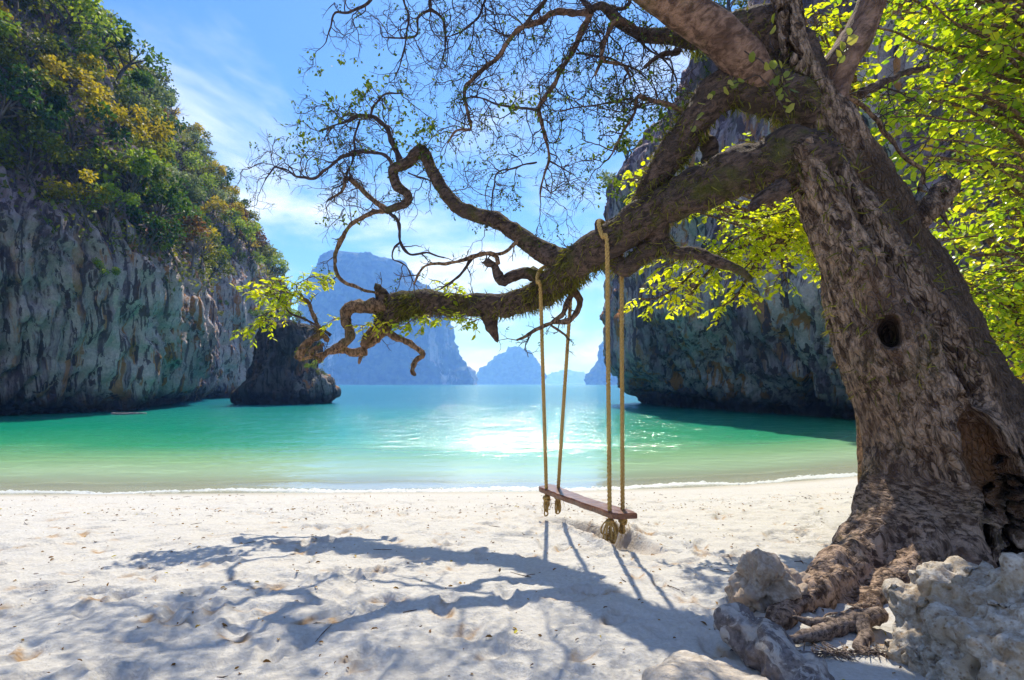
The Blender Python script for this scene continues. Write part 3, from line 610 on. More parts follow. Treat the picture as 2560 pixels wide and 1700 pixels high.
STUB = limb('limb', [(1640, 545, 5.75, 70), (1640, 590, 5.85, 60), (1625, 640, 5.9, 40)], M_LIMB, 14, 0.2, 0.03)
for l in ([(968, 775, 7.95, 44), (955, 738, 7.9, 34), (943, 716, 7.85, 22)], [(1222, 775, 7.4, 52), (1228, 812, 7.4, 36), (1243, 853, 7.4, 9)], [(1508, 590, 5.9, 40), (1495, 560, 5.9, 18), (1500, 550, 5.9, 10)],
          [(1745, 480, 5.7, 60), (1775, 400, 5.8, 44), (1770, 350, 5.8, 38)], [(1960, 470, 5.2, 50), (1905, 495, 5.15, 36), (1880, 520, 5.1, 22)]):
    limb('stub', l, M_LIMB, 12, 0.25, 0.02, 9)
# the broken snag on the right flank
sp, sr = smooth_path(*PX([(2255, 575, 5.95, 60), (2315, 530, 5.75, 58), (2350, 492, 5.7, 60), (2375, 458, 5.7, 46)]), 0.02); b = Bag(); b.tube(sp, sr, 22, rough=0.35, freq=9)
rr_ = np.random.RandomState(2)
for k in range(14):
    a = sp[-6 - rr_.randint(8)] + rr_.normal(size=3) * 0.07; dr = norm(np.array((0.5, 0.0, 0.5)) + rr_.normal(size=3) * 0.6); b.tube([a, a + dr * 0.12, a + dr * (0.18 + 0.12 * rr_.rand())], [0.03, 0.018, 0.002], 6)
b.build('broken_snag', M_BARK, TREE, attr='wood')

# middle branches, drawn one by one
BR = []
def branch(l, w0, w1, D0, D1, mat=M_WARM, n=9):
    k = len(l); l4 = [(u, v, D0 + (D1 - D0) * i / (k - 1), w0 + (w1 - w0) * i / (k - 1)) for i, (u, v) in enumerate(l)]
    p, r_ = PX(l4); p, r_ = smooth_path(p, r_, 0.035)
    r_ = r_ * (1 + 0.22 * pnoise(p * 9 + 3)); p = p + 0.022 * np.stack([pnoise(p * 5), pnoise(p * 5 + 20), pnoise(p * 5 + 50)], 1)
    b = Bag(); b.tube(p, r_, n + 3, rough=0.38, freq=13, tip=True); b.build('branch', mat, TREE, attr='wood'); BR.append((p, r_)); return p, r_
E_ = []   # fine sprays hang on these
branch([(958, 815), (935, 850), (911, 872), (897, 905)], 34, 6, 7.95, 7.9)
branch([(915, 878), (885, 882), (857, 874), (828, 878), (800, 886), (748, 902)], 24, 5, 7.9, 7.8)
branch([(975, 765), (922, 764), (868, 776), (868, 812), (874, 845), (848, 865), (824, 880), (797, 905)], 36, 10, 7.9, 7.6)
branch([(952, 812), (925, 835), (905, 862)], 24, 16, 7.8, 7.8)
branch([(960, 825), (985, 838), (1019, 857), (1058, 886), (1040, 902), (1029, 925), (1037, 937)], 20, 9, 7.9, 7.7)
E_.append(branch([(748, 898), (762, 868), (790, 843), (808, 838), (820, 850)], 18, 16, 7.7, 7.65))
E_.append(branch([(798, 840), (790, 800), (775, 762), (760, 748)], 13, 8, 7.7, 7.6))
E_.append(branch([(800, 900), (775, 880), (810, 860)], 12, 10, 7.7, 7.6))
E_.append(branch([(830, 838), (800, 818), (750, 795), (718, 775), (690, 742)], 8, 3, 7.7, 7.4, M_TWIG, 6))
branch([(1379, 702), (1340, 688), (1309, 682), (1280, 690), (1252, 702), (1240, 680), (1236, 664), (1214, 660)], 32, 20, 6.9, 6.7, M_LIMB)
E_.append(branch([(1244, 660), (1240, 640), (1211, 635), (1171, 647), (1113, 660), (1062, 664), (1036, 709)], 13, 5, 6.7, 6.9))
E_.append(branch([(1300, 600), (1277, 615), (1244, 637), (1200, 632)], 12, 6, 6.65, 6.7))
E_.append(branch([(1180, 645), (1146, 692), (1105, 721)], 8, 4, 6.8, 6.8, M_TWIG))
E_.append(branch([(1405, 700), (1440, 735), (1453, 758), (1424, 798), (1375, 811), (1334, 828), (1293, 851)], 20, 6, 6.7, 6.5))
E_.append(branch([(1400, 790), (1378, 812), (1400, 828), (1418, 842)], 9, 5, 6.6, 6.5))
E_.append(branch([(1428, 735), (1410, 778), (1385, 808)], 16, 8, 6.7, 6.55))
E_.append(branch([(965, 527), (934, 498), (901, 469), (864, 443), (860, 472), (824, 498)], 15, 5, 7.2, 7.2))
E_.append(branch([(975, 525), (930, 534), (889, 553), (857, 591), (837, 640), (848, 694), (900, 721), (945, 733)], 13, 7, 7.2, 7.8))
E_.append(branch([(975, 533), (995, 555), (1003, 611), (1024, 635), (1069, 631), (1110, 645)], 9, 4, 7.2, 7.0, M_TWIG))
E_.append(branch([(1000, 610), (985, 625), (980, 648), (1015, 664), (1030, 695)], 6, 3, 7.1, 7.0, M_TWIG))
E_.append(branch([(1003, 415), (975, 343), (962, 314), (928, 291), (892, 294), (850, 310), (800, 330)], 15, 4, 7.1, 7.4, M_TWIG))
E_.append(branch([(928, 291), (934, 261), (966, 237), (1000, 232)], 7, 4, 7.1, 6.9, M_TWIG))
E_.append(branch([(985, 420), (954, 384), (868, 386), (836, 408), (783, 445), (742, 441), (693, 416), (664, 453)], 10, 3, 7.1, 7.5, M_TWIG))
E_.append(branch([(900, 300), (885, 347), (885, 388), (868, 437)], 5, 5, 7.1, 7.2, M_TWIG))
E_.append(branch([(1020, 430), (1085, 455), (1110, 470)], 5, 4, 7.05, 6.95, M_TWIG))
# upper crown
E_.append(branch([(1475, 30), (1440, 32), (1395, 29), (1354, 53), (1313, 65), (1277, 94), (1252, 135), (1183, 196), (1162, 224), (1170, 286), (1175, 322), (1142, 326), (1118, 359)], 17, 5, 6.25, 7.0, M_PALE))
E_.append(branch([(1400, -80), (1366, 0), (1330, 40), (1313, 63)], 12, 9, 6.2, 6.4, M_TWIG))
E_.append(branch([(1480, 25), (1470, 50), (1436, 118), (1387, 208), (1350, 273), (1366, 347), (1375, 404), (1352, 455), (1350, 500)], 18, 3, 6.25, 6.6, M_PALE))
E_.append(branch([(1350, 275), (1293, 269), (1252, 265), (1215, 250), (1179, 241)], 8, 4, 6.4, 6.6, M_TWIG))
E_.append(branch([(1375, 404), (1410, 420), (1440, 440)], 4, 2, 6.5, 6.4, M_TWIG))
E_.append(branch([(1340, 405), (1250, 430), (1235, 470), (1228, 515)], 5, 3, 6.5, 6.6, M_TWIG))
E_.append(branch([(1110, -60), (1073, 0), (1075, 22), (1044, 45), (1036, 90), (966, 94)], 11, 4, 6.8, 7.2, M_TWIG))
E_.append(branch([(1075, 22), (1100, 40), (1115, 90), (1105, 150)], 8, 3, 6.8, 6.9, M_TWIG))
E_.append(branch([(960, -70), (926, 0), (900, 20), (868, 33), (836, 33), (824, 65), (815, 105)], 9, 3, 7.0, 7.3, M_TWIG))
E_.append(branch([(1000, -60), (1010, 0), (1020, 40), (1010, 120), (990, 190)], 7, 3, 6.9, 7.0, M_TWIG))
E_.append(branch([(1225, -60), (1215, 0), (1180, 60), (1130, 90)], 8, 3, 6.6, 6.8, M_TWIG))
E_.append(branch([(1585, 75), (1544, 53), (1515, 90), (1507, 147), (1560, 167), (1575, 200)], 16, 5, 6.0, 5.9, M_PALE))
E_.append(branch([(1507, 147), (1488, 185)], 10, 7, 6.0, 5.95, M_PALE))
E_.append(branch([(1720, 330), (1707, 286), (1695, 269), (1638, 253), (1593, 237), (1584, 282), (1544, 355), (1520, 400)], 18, 4, 5.6, 5.9, M_PALE))
E_.append(branch([(1590, 245), (1500, 260), (1401, 275)], 6, 3, 5.8, 6.2, M_TWIG))
E_.append(branch([(1560, 65), (1620, 120), (1660, 145), (1690, 200)], 6, 4, 6.0, 5.8, M_TWIG))
E_.append(branch([(1500, 15), (1560, 20), (1580, -30)], 12, 8, 6.2, 6.1, M_TWIG))
E_.append(branch([(1440, 135), (1520, 145), (1600, 180), (1640, 230)], 6, 3, 6.2, 6.0, M_TWIG))
E_.append(branch([(1700, 125), (1650, 140), (1612, 170)], 16, 8, 5.8, 5.7, M_LIMB))
E_.append(branch([(2050, 230), (2130, 250), (2190, 300), (2240, 370), (2300, 420), (2312, 460)], 14, 8, 5.9, 5.6, M_WARM))
E_.append(branch([(2150, 235), (2230, 195), (2320, 165)], 22, 12, 6.0, 6.4, M_LIMB))
E_.append(branch([(1280, -300), (1150, -250), (1000, -180), (900, -140)], 14, 6, 5.6, 6.6, M_TWIG))
E_.append(branch([(1330, -250), (1200, -120), (1120, -60)], 16, 8, 5.4, 6.4, M_TWIG))
E_.append(branch([(1700, 20), (1600, -60), (1500, -100), (1400, -85)], 18, 10, 5.2, 6.0, M_TWIG))
E_.append(branch([(1480, 20), (1380, -60), (1230, -65)], 14, 8, 6.2, 6.5, M_TWIG))

# fine twigs and feathery leaves
tw = Bag(); fl = Bag(); yl = Bag(); TR = np.random.RandomState(21); TIPS = []
def twig(p0, d0, length, r0, lev, leafy):
    n = max(3, int(length / 0.055)); st = length / n; P = [p0]; d = norm(d0)
    for k in range(n):
        d = norm(d + TR.normal(size=3) * 0.33 + np.array((0, 0, -0.02))); P.append(P[-1] + d * st)
    P = np.array(P); rad = np.linspace(r0, r0 * 0.45, len(P)); tw.tube(P, rad, 4 if lev == 1 else 3, cap=False)
    if lev < 3:
        gap = 0.085 if lev == 1 else 0.07; m = int(length / gap)
        for k in range(m):
            i = 1 + int((k + TR.rand()) / m * (len(P) - 2)); t = norm(P[min(i + 1, len(P) - 1)] - P[i - 1]); s = norm(np.cross(t, TR.normal(size=3)))
            a = R(38 + 40 * TR.rand()); twig(P[i], t * math.cos(a) + s * math.sin(a), length * (0.25 + 0.35 * TR.rand()), max(r0 * 0.6, 0.0024), lev + 1, leafy)
    if lev >= 2: TIPS.append((P[-1], norm(P[-1] - P[-2]), leafy)); TIPS.append((P[len(P) // 2], norm(P[-1] - P[-2]), leafy))
def spray(path, gap, lmin, lmax, leafy, start=0.15):
    p, r_ = path; s = np.r_[0, np.cumsum(np.linalg.norm(np.diff(p, axis=0), axis=1))]; t = s[-1] * start
    while t < s[-1]:
        i = min(np.searchsorted(s, t), len(p) - 2); tt = norm(p[i + 1] - p[i]); sv = norm(np.cross(tt, TR.normal(size=3))); a = R(45 + 35 * TR.rand())
        twig(p[i], tt * math.cos(a) + sv * math.sin(a) + np.array((0, 0, 0.12)), lmin + (lmax - lmin) * TR.rand() ** 1.5, min(0.0085, r_[i] * 0.65), 1, leafy); t += gap * (0.5 + TR.rand())
    twig(p[-1], p[-1] - p[-3], lmax * 0.7, min(r_[-1], 0.006), 1, leafy)
for k, e in enumerate(E_):
    L = np.linalg.norm(np.diff(e[0], axis=0), axis=1).sum(); c = e[0].mean(0); u = 1280 + c[0] / c[1] * FPX; v = 960 - (c[2] - CAMZ) / c[1] * FPX
    if v > 600: spray(e, 0.24, 0.15, 0.40, 0.12)
    elif u > 1950: spray(e, 0.3, 0.2, 0.5, 0.0)
    else: spray(e, 0.105, 0.25, 0.85, 0.22 if v > 60 else 0.06)
for q in (UPL, MAIN, HUMP):
    spray(q, 0.55, 0.15, 0.5, 0.2, 0.45)
T0 = np.array([a for a, _, _ in TIPS]); Td = np.array([b_ for _, b_, _ in TIPS]); Tl = np.array([c for _, _, c in TIPS])
den = 0.5 + 0.5 * fbm(T0 * 1.6, 3)
uu = 1280 + T0[:, 0] / T0[:, 1] * FPX; vv = 960 - (T0[:, 2] - CAMZ) / T0[:, 1] * FPX
den = den + 0.25 * np.exp(-(((uu - 900) / 160) ** 2 + ((vv - 260) / 90) ** 2)) + 0.35 * np.exp(-(((uu - 1580) / 170) ** 2 + ((vv - 330) / 140) ** 2))
pick = TR.rand(len(T0)) < np.clip((den - 0.4) * 1.5, 0, 1) * (0.12 + Tl)
P = T0[pick]; D = Td[pick]
for k in range(3):   # each spray: several pairs of narrow leaflets
    q = P + D * 0.03 * k; m = len(q)
    for sgn in (-1, 1):
        sv = norm(np.cross(D, TR.normal(size=(m, 3)))); leaves(fl, q, D * 0.6 + sv * sgn * 0.9, TR.normal(size=(m, 3)) * 0.5 + (0, 0, 1), 0.024 + 0.02 * TR.rand(m), TR.rand(m), DIAM, None, DIAM_Q)
# brighter young leaf tufts where the photo shows them
for (u, v, D0, su, sv_, m) in ((905, 240, 7.3, 60, 40, 300), (760, 355, 7.3, 25, 22, 110), (870, 215, 7.2, 25, 25, 90), (1030, 330, 7.0, 60, 30, 170), (1055, 345, 7.0, 20, 15, 90), (1310, 265, 6.5, 45, 25, 110), (855, 560, 7.4, 20, 15, 30), (1655, 380, 5.75, 70, 70, 420)):
    c = np.array([px(u + su * TR.normal(), v + sv_ * TR.normal(), D0 + 0.25 * TR.normal()) for _ in range(m)])
    near = np.array([T0[np.argmin(((T0 - a) ** 2).sum(1))] for a in c]); c = near + TR.normal(size=c.shape) * 0.03
    leaves(fl, c, TR.normal(size=c.shape) + (0, 0, -0.2), TR.normal(size=c.shape) * 0.6 + (0, 0, 1), 0.04 + 0.03 * TR.rand(m), 0.6 + 0.4 * TR.rand(m))
o = tw.build('twigs', M_TWIG, TREE); tag(o, kind='stuff')
o = fl.build('fine_foliage', M_FINE, TREE); tag(o, kind='stuff')

# sunlit yellow-green sprays hanging under the end of the limb
SPR = Bag(); LY = []
def leafy_twigs(path, gap, lmin, lmax, size, out, wood, flat=0.35, both=True, spread=60, droop=-0.12, lgap=0.055):
    p, r_ = path; s = np.r_[0, np.cumsum(np.linalg.norm(np.diff(p, axis=0), axis=1))]; t = s[-1] * 0.12; side = 1
    while t <= s[-1]:
        i = min(np.searchsorted(s, t), len(p) - 2); tt = norm(p[i + 1] - p[i]); hz = norm(np.cross(tt, (0, 0, 1.0))) * side; side = -side
        a = R(spread * (0.6 + 0.7 * TR.rand())); d = norm(tt * math.cos(a) + hz * math.sin(a) + np.array((0, 0, TR.normal() * flat)))
        L = lmin + (lmax - lmin) * TR.rand(); n = max(3, int(L / 0.07)); Q = [p[i]]
        for k in range(n): d = norm(d + TR.normal(size=3) * 0.16 + (0, 0, droop)); Q.append(Q[-1] + d * L / n)
        Q = np.array(Q); wood.tube(Q, np.linspace(0.005, 0.0018, len(Q)), 4, cap=False)
        sl = L * (0.15 + 0.3 * TR.rand()); fs = 1; seg = L / n
        while sl < L:
            k = min(int(sl / seg), n - 1); q = Q[k] + (Q[k + 1] - Q[k]) * (sl / seg - k); td = norm(Q[k + 1] - Q[k]); h2 = norm(np.cross(td, (0, 0, 1.0))) * fs; fs = -fs
            out.append((q, norm(td * 0.55 + h2 * 0.8 + TR.normal(size=3) * 0.25 + (0, 0, -0.18)), norm(np.array((0, 0, 1.0)) + TR.normal(size=3) * 0.38), size * (0.45 + 0.95 * TR.rand()))); sl += lgap * (0.6 + 0.8 * TR.rand())
        t += gap * (0.6 + 0.8 * TR.rand())
def put_leaves(lst, bag, tmpl=LEAF, lo=0.0, hi=1.0):
    leaves(bag, np.array([a[0] for a in lst]), np.array([a[1] for a in lst]), np.array([a[2] for a in lst]), np.array([a[3] for a in lst]), np.clip(0.45 + 0.55 * pnoise(np.array([a[0] for a in lst]) * 2.2) + 0.22 * TR.normal(size=len(lst)), 0, 1), tmpl)
for l, D0, D1 in (([(775, 762), (730, 735), (690, 728), (650, 735)], 7.6, 7.5), ([(760, 748), (740, 715), (790, 690), (830, 700)], 7.6, 7.7), ([(690, 745), (680, 712), (705, 700)], 7.4, 7.3), ([(760, 750), (700, 770), (650, 790)], 7.5, 7.3),
                  ([(868, 800), (845, 795), (830, 800)], 7.7, 7.6), ([(1000, 790), (980, 805), (920, 812), (900, 820)], 7.8, 7.6), ([(1070, 785), (1030, 800), (1000, 825)], 7.6, 7.4), ([(1180, 790), (1120, 795), (1060, 785)], 7.4, 7.3), ([(1080, 725), (1110, 715), (1145, 722)], 7.3, 7.2), ([(1220, 785), (1190, 800), (1150, 790)], 7.3, 7.2)):
    p = [px(u, v, D0 + (D1 - D0) * i / (len(l) - 1)) for i, (u, v) in enumerate(l)]; p, r_ = smooth_path(p, [0.006] * len(p), 0.04); SPR.tube(p, 0.005, 5, cap=False)
    leafy_twigs((p, r_), 0.04, 0.12, 0.36, 0.074, LY, SPR, 0.5, lgap=0.028)
    if p[:, 0].mean() < -2.4: leafy_twigs((p + TR.normal(size=3) * 0.12, r_), 0.045, 0.15, 0.4, 0.074, LY, SPR, 0.6, lgap=0.028)
put_leaves(LY, yl)
o = SPR.build('twigs', M_WARM, TREE, attr='wood'); tag(o, kind='stuff')
o = yl.build('young_foliage', M_YEL, TREE); tag(o, 'yellow-green young leaves under the end of the limb', kind='stuff')

# moss wisps on the limbs
BLADE = np.array([(-.05, 0, 0), (.05, 0, 0), (-.055, .35, .10), (.055, .35, .10), (-.04, .7, .06), (.04, .7, .06), (-.008, 1.0, -.12), (.008, 1.0, -.12)]); BLADE_Q = np.array([(0, 1, 3, 2), (2, 3, 5, 4), (4, 5, 7, 6)])
ms = Bag()
def moss(path, m, t0=0.0, t1=1.0, down=0.6, size=0.075, sign=0):
    p, r_ = path; T, Nn, Bn = frames(p); i = (t0 + (t1 - t0) * TR.rand(m)) * (len(p) - 1); i = i.astype(int); th = TR.rand(m) * 6.283
    cl = pnoise(np.stack([i * 0.12, th * 0.7, 0 * th + m], 1)); keep = cl > -0.18; i, th = i[keep], th[keep]; m = len(i)
    rad = (Nn[i] * np.cos(th)[:, None] + Bn[i] * np.sin(th)[:, None]); sel = (rad[:, 2] < 0.75) | (TR.rand(m) < 0.3); i, rad = i[sel], rad[sel]; m = len(i)
    d = rad * 0.8 + T[i] * TR.normal(size=(m, 1)) * 0.5 + TR.normal(size=(m, 3)) * 0.4 + (0, 0, -down)
    leaves(ms, p[i] + rad * (r_[i] * 0.97)[:, None], d, rad + TR.normal(size=(m, 3)) * 0.6, size * (0.5 + TR.rand(m)), TR.rand(m), BLADE, None, BLADE_Q)
moss(MAIN, 5200, 0.08, 0.97); moss(HOR, 2600, 0.1, 1.0); moss(UPL, 900, 0.1, 0.95, 0.2, 0.05); moss(UND, 700, 0.0, 0.7); moss(HUMP, 1500, 0.1, 0.7); moss(MAIN, 1500, 0.86, 0.97, 0.5, 0.09); moss(MAIN, 1800, 0.45, 0.62, 0.6, 0.08)
for q in BR[:8]: moss(q, 120, 0, 1, 0.3, 0.04)
# scattered tufts on the flank of the trunk
fp, frd = smooth_path(*FRONT, 0.05); moss((fp, frd * 1.02), 900, 0.0, 0.55, 0.5, 0.09)
o = ms.build('moss', M_MOSS, TREE); tag(o, 'hanging olive moss wisps on the limbs', kind='stuff')

# ------------------------------------------------------------------ the swing
def rope_mat():
    n = NT('rope'); p = n.pos(); a = n.noise(n.mapping(p, (1, 1, 0.3)), 160, 4, 0.7)
    c = n.mix(n.rng(a, 0.3, 0.7), rgb((0.30, 0.165, 0.04)), rgb((0.68, 0.46, 0.17)))
    return n.end(n('BsdfPrincipled', {'Base Color': c, 'Roughness': 0.85, 'Specular IOR Level': 0.15, 'Normal': n.bump(a, 0.7, 0.003)}).outputs[0])
def plank_mat():
    n = NT('plank_wood'); t = n('TexCoord').outputs['Object']; q = n.mapping(t, (1.0, 12, 12))
    g = n.noise(q, 3.0, 6, 0.65, 0.8); w = n.noise(t, 9, 4)
    c = n.mix(n.rng(g, 0.3, 0.7), rgb((0.085, 0.026, 0.012)), rgb((0.27, 0.11, 0.055)))
    c = n.mix(n.rng(w, 0.5, 0.7, 0, 0.35), c, rgb((0.30, 0.19, 0.13)))
    return n.end(n('BsdfPrincipled', {'Base Color': c, 'Roughness': 0.32, 'Specular IOR Level': 0.6, 'Normal': n.bump(g, 0.5, 0.006)}).outputs[0])
M_ROPE = rope_mat(); M_PLANK = plank_mat()
SEAT_Z = 0.735
def swing():
    A, B = np.array((*SEAT_A, SEAT_Z)), np.array((*SEAT_B, SEAT_Z - 0.012)); mid = (A + B) / 2; dx_ = norm(B - A); wy = norm(np.cross((0, 0, 1.0), dx_)); L = np.linalg.norm(B - A)
    S = empty('rope_swing', mid); tag(S, 'wooden plank swing hung on four rope strands from the long limb', 'swing')
    # plank: live edges, slightly bowed, bevelled rim
    n, ring = 60, []
    prof = [(-1, -.8), (-1, .55), (-.9, 1), (-.4, 1.02), (0, .98), (.4, 1.02), (.9, 1), (1, .55), (1, -.8), (.92, -1), (0, -1), (-.92, -1)]
    V = []
    for k in range(n):
        t = k / (n - 1); x = (t - 0.5) * (L + 0.26); hw = 0.118 + 0.010 * math.sin(t * 7 + 1) + 0.006 * math.sin(t * 23); endt = min(1, min(t, 1 - t) * 28); hw *= 0.86 + 0.14 * endt
        sk = (0.07 * (t - .5) * 2 if abs(t - .5) > .45 else 0)
        for (a, b_) in prof:
            V.append(mid + dx_ * (x + sk * a * 0.4) + wy * a * hw + np.array((0, 0, b_ * 0.034 * (0.9 + 0.1 * endt) + 0.025 * ((t - .5) * 2) ** 2 * 0.6 - 0.01)))
    V = np.array(V); m = len(prof); V = V + 0.004 * np.stack([pnoise(V * 14), pnoise(V * 14 + 5), pnoise(V * 14 + 9)], 1)
    i = np.arange(n - 1)[:, None] * m; j = np.arange(m)[None, :]; k = (j + 1) % m
    F = np.stack([i + j, i + k, i + m + k, i + m + j], -1).reshape(-1, 4); V = np.vstack([V, V[:m].mean(0), V[-m:].mean(0)])
    T = [(n * m, (x + 1) % m, x) for x in range(m)] + [(n * m + 1, (n - 1) * m + x, (n - 1) * m + (x + 1) % m) for x in range(m)]
    build('seat', V, [F, T], M_PLANK, S, smooth=False)
    def strands(bag, path, R0=0.0125, r1=0.0125, pitch=0.13, step=0.011):
        p, _ = smooth_path(path, [0] * len(path), step); Tt, Nn, Bn = frames(p); s = np.r_[0, np.cumsum(np.linalg.norm(np.diff(p, axis=0), axis=1))]
        for k in range(3):
            a = s / pitch * 2 * math.pi + k * 2.094; bag.tube(p + R0 * (Nn * np.cos(a)[:, None] + Bn * np.sin(a)[:, None]), r1, 6, cap=True)
    rr2 = np.random.RandomState(8)
    for (e, sgn, hang, big) in ((A, 1, 0.26, 0), (B, -1, 0.27, 1)):
        hole = e + dx_ * sgn * 0.06; sF = hole - wy * 0.085; sB = hole + wy * 0.085
        # where the limb passes over this end
        mp, mr = MAIN; ii = np.argmin(np.hypot(mp[:, 0] - hole[0], mp[:, 1] - hole[1])) if not big else np.argmin(((mp - px(1526, 604, 5.93)) ** 2).sum(1))
        if not big: ii = np.argmin(((mp - px(1390, 702, 6.78)) ** 2).sum(1))
        c, rad = mp[ii], mr[ii] * 1.16 + 0.02; tl = norm(mp[ii + 1] - mp[ii - 1]); sd = norm(np.cross(tl, (0, 0, 1.0)));
        if np.dot(sd, wy) > 0: sd = -sd
        upv = norm(np.cross(sd, tl)); upv = upv if upv[2] > 0 else -upv
        arc = [c + sd * rad * math.cos(a) + upv * rad * math.sin(a) for a in np.linspace(-0.42, math.pi + 0.42, 11)]
        path = [sF - (0, 0, 0.05), sF + (arc[0] - sF) * 0.33, sF + (arc[0] - sF) * 0.66] + arc + [sB + (arc[-1] - sB) * 0.66, sB + (arc[-1] - sB) * 0.33, sB - np.array((0, 0, 0.05))]
        b = Bag(); strands(b, path); ro = b.build('rope', M_ROPE, S); ro['label'] = 'thick twisted rope loop at the near end' if big else 'thinner-looking rope loop at the far end'
        for q, fat in ((sF, big), (sB, 0)):
            kb = Bag(); top = q - np.array((0, 0, 0.055))
            # overhand knot
            th = np.linspace(0, 2 * math.pi * 2, 40); kn = np.stack([0.034 * np.cos(th), 0.034 * np.sin(th), -0.02 - 0.035 * th / 12.5 + 0.012 * np.sin(1.5 * th)], 1) + top; strands(kb, kn[::3], 0.009, 0.011, 0.1, 0.012)
            for z in range(22):
                d3 = norm(np.array((rr2.normal() * 0.5, rr2.normal() * 0.5, -1.0))); s3_ = top + rr2.normal(size=3) * (0.03, 0.03, 0.05) - (0, 0, 0.06); l3 = 0.05 + 0.12 * rr2.rand(); kb.tube([s3_, s3_ + d3 * l3 * 0.5, s3_ + d3 * l3 + rr2.normal(size=3) * 0.03], [0.003, 0.002, 0.001], 3)
            # loose ends and loops
            for z in range(16 if fat else 7):
                h = hang * (0.55 + 0.45 * rr2.rand()) * (1.0 if fat or sgn > 0 else 0.8); a = rr2.rand() * 6.28; w = (0.075 if fat else 0.03) * (0.4 + 0.8 * rr2.rand()); o2 = np.array((math.cos(a) * w, math.sin(a) * w, 0))
                pth = [top, top + o2 * 0.8 + (0, 0, -h * 0.3), top + o2 * 1.2 + (0, 0, -h * 0.7), top + o2 * 0.9 + (0, 0, -h), top + o2 * 0.3 + np.array((0.02 * rr2.normal(), 0.02 * rr2.normal(), -h * 0.95)), top + o2 * 0.1 + np.array((0, 0, -h * 0.6))]
                kb.tube(smooth_path(pth, [0] * 6, 0.015)[0], 0.009, 6)
            kb.build('knot', M_ROPE, ro)
swing()

# ------------------------------------------------------------------ leafy trees behind the trunk on the right
M_BROAD = leaf_mat('broad_leaf', [(0.0, (0.15, 0.28, 0.02)), (0.45, (0.35, 0.45, 0.02)), (0.85, (0.53, 0.54, 0.03)), (1.0, (0.62, 0.46, 0.04))], 0.72, 0.28, 0.18, 0.6)
M_LIME = leaf_mat('lime_leaf', [(0.0, (0.34, 0.43, 0.02)), (0.6, (0.54, 0.58, 0.02)), (1.0, (0.68, 0.62, 0.03))], 0.72, 0.4, 0.12)
LEAF_ME = {}
def leaf_obj_mesh(mat, tmpl, key):
    if key not in LEAF_ME:
        LEAF_ME[key] = [make_mesh('leaf', tmpl, [LEAF_T], mat, True, {'tint': np.full(len(tmpl), t)}) for t in (0.1, 0.3, 0.5, 0.65, 0.8, 0.95)]
    return LEAF_ME[key]
def leafy_tree(name, label, base, trunk, limbs, leaf, size, mat, seed, gap=0.16, lmin=0.35, lmax=0.8, lgap=0.05, flat=0.35, group=None, sub=None):
    global TR
    TR = np.random.RandomState(seed); t = empty(name, base); tag(t, label, 'tree', group)
    b = Bag(); tp, trd = smooth_path(*trunk, 0.08); b.tube(tp, trd, 12, rough=0.15, freq=4); b.build('trunk', M_WARM, t, attr='wood')
    tws = Bag(); out = []
    for l in limbs:
        p = np.array(l); rad = np.linspace(0.032, 0.008, len(p)); p, r_ = smooth_path(p, rad, 0.06); p = p + 0.05 * np.stack([pnoise(p * 1.7 + seed), pnoise(p * 1.7 + 7), pnoise(p * 1.7 + 13)], 1)
        lb = Bag(); lb.tube(p, r_, 7, rough=0.15, freq=9, tip=True); lb.build('branch', M_WARM, t, attr='wood')
        leafy_twigs((p, r_), gap, lmin, lmax, size, out, tws, flat, lgap=lgap)
    o = tws.build('twigs', M_TWIG, t); tag(o, kind='stuff')
    # the leaves that show largest are objects of their own, the rest one mass
    def score(a):
        q = a[0]; u = 1280 + q[0] / q[1] * FPX; v = 960 - (q[2] - CAMZ) / q[1] * FPX
        return (a[3] / q[1]) * (1.0 if -20 < u < 2560 and -20 < v < 1700 else 0.0)
    out.sort(key=score, reverse=True); own, rest = out[:300], out[300:]
    ms_ = leaf_obj_mesh(mat, leaf, mat.name)
    for q, d_, n_, s_ in own:
        y = norm(d_); x = norm(np.cross(y, n_)); z = np.cross(x, y); q = q - WL[t.name]
        lo = bpy.data.objects.new('leaf', ms_[int(np.clip(2.5 + 4 * pnoise([(q + WL[t.name]) * 2.2])[0] + 1.2 * TR.normal(), 0, 5))]); COL.objects.link(lo); lo.parent = t
        lo.matrix_basis = Matrix(((x[0] * s_, y[0] * s_, z[0] * s_, q[0]), (x[1] * s_, y[1] * s_, z[1] * s_, q[1]), (x[2] * s_, y[2] * s_, z[2] * s_, q[2]), (0, 0, 0, 1)))
    if rest:
        fb = Bag(); put_leaves(rest, fb, leaf); o = fb.build('foliage', mat, t); tag(o, kind='stuff')
    return t
def limbs_to(r, src, n, ur, vr, Dr, sag=0.25):
    out = []
    for k in range(n):
        e = px(ur[0] + (ur[1] - ur[0]) * r.rand(), vr[0] + (vr[1] - vr[0]) * r.rand(), Dr[0] + (Dr[1] - Dr[0]) * r.rand())
        z = np.clip(e[2] - 0.3 - 0.8 * r.rand(), src[0][2] + 0.6, src[-1][2]); s = np.array([np.interp(z, [a[2] for a in src], [a[c] for a in src]) for c in range(3)])
        m = (s + e) / 2 + np.array((0, 0, sag * (0.4 + r.rand()))) + r.normal(size=3) * 0.15; out.append([s, m, e])
    return out
r_ = np.random.RandomState(31)
tA = [np.array(a) for a in ((7.9, 7.6, 0.4), (7.6, 7.7, 2.2), (7.5, 7.5, 4.5), (7.2, 7.4, 7.4))]
leafy_tree('broadleaf_tree', 'broadleaf tree with sunlit green leaves filling the top right corner', tA[0], (tA, [0.11, 0.09, 0.07, 0.03]),
           limbs_to(r_, tA, 46, (2090, 2700), (-120, 420), (6.3, 8.4)), LEAFR, 0.088, M_BROAD, 41, 0.17, 0.3, 0.85, 0.058)
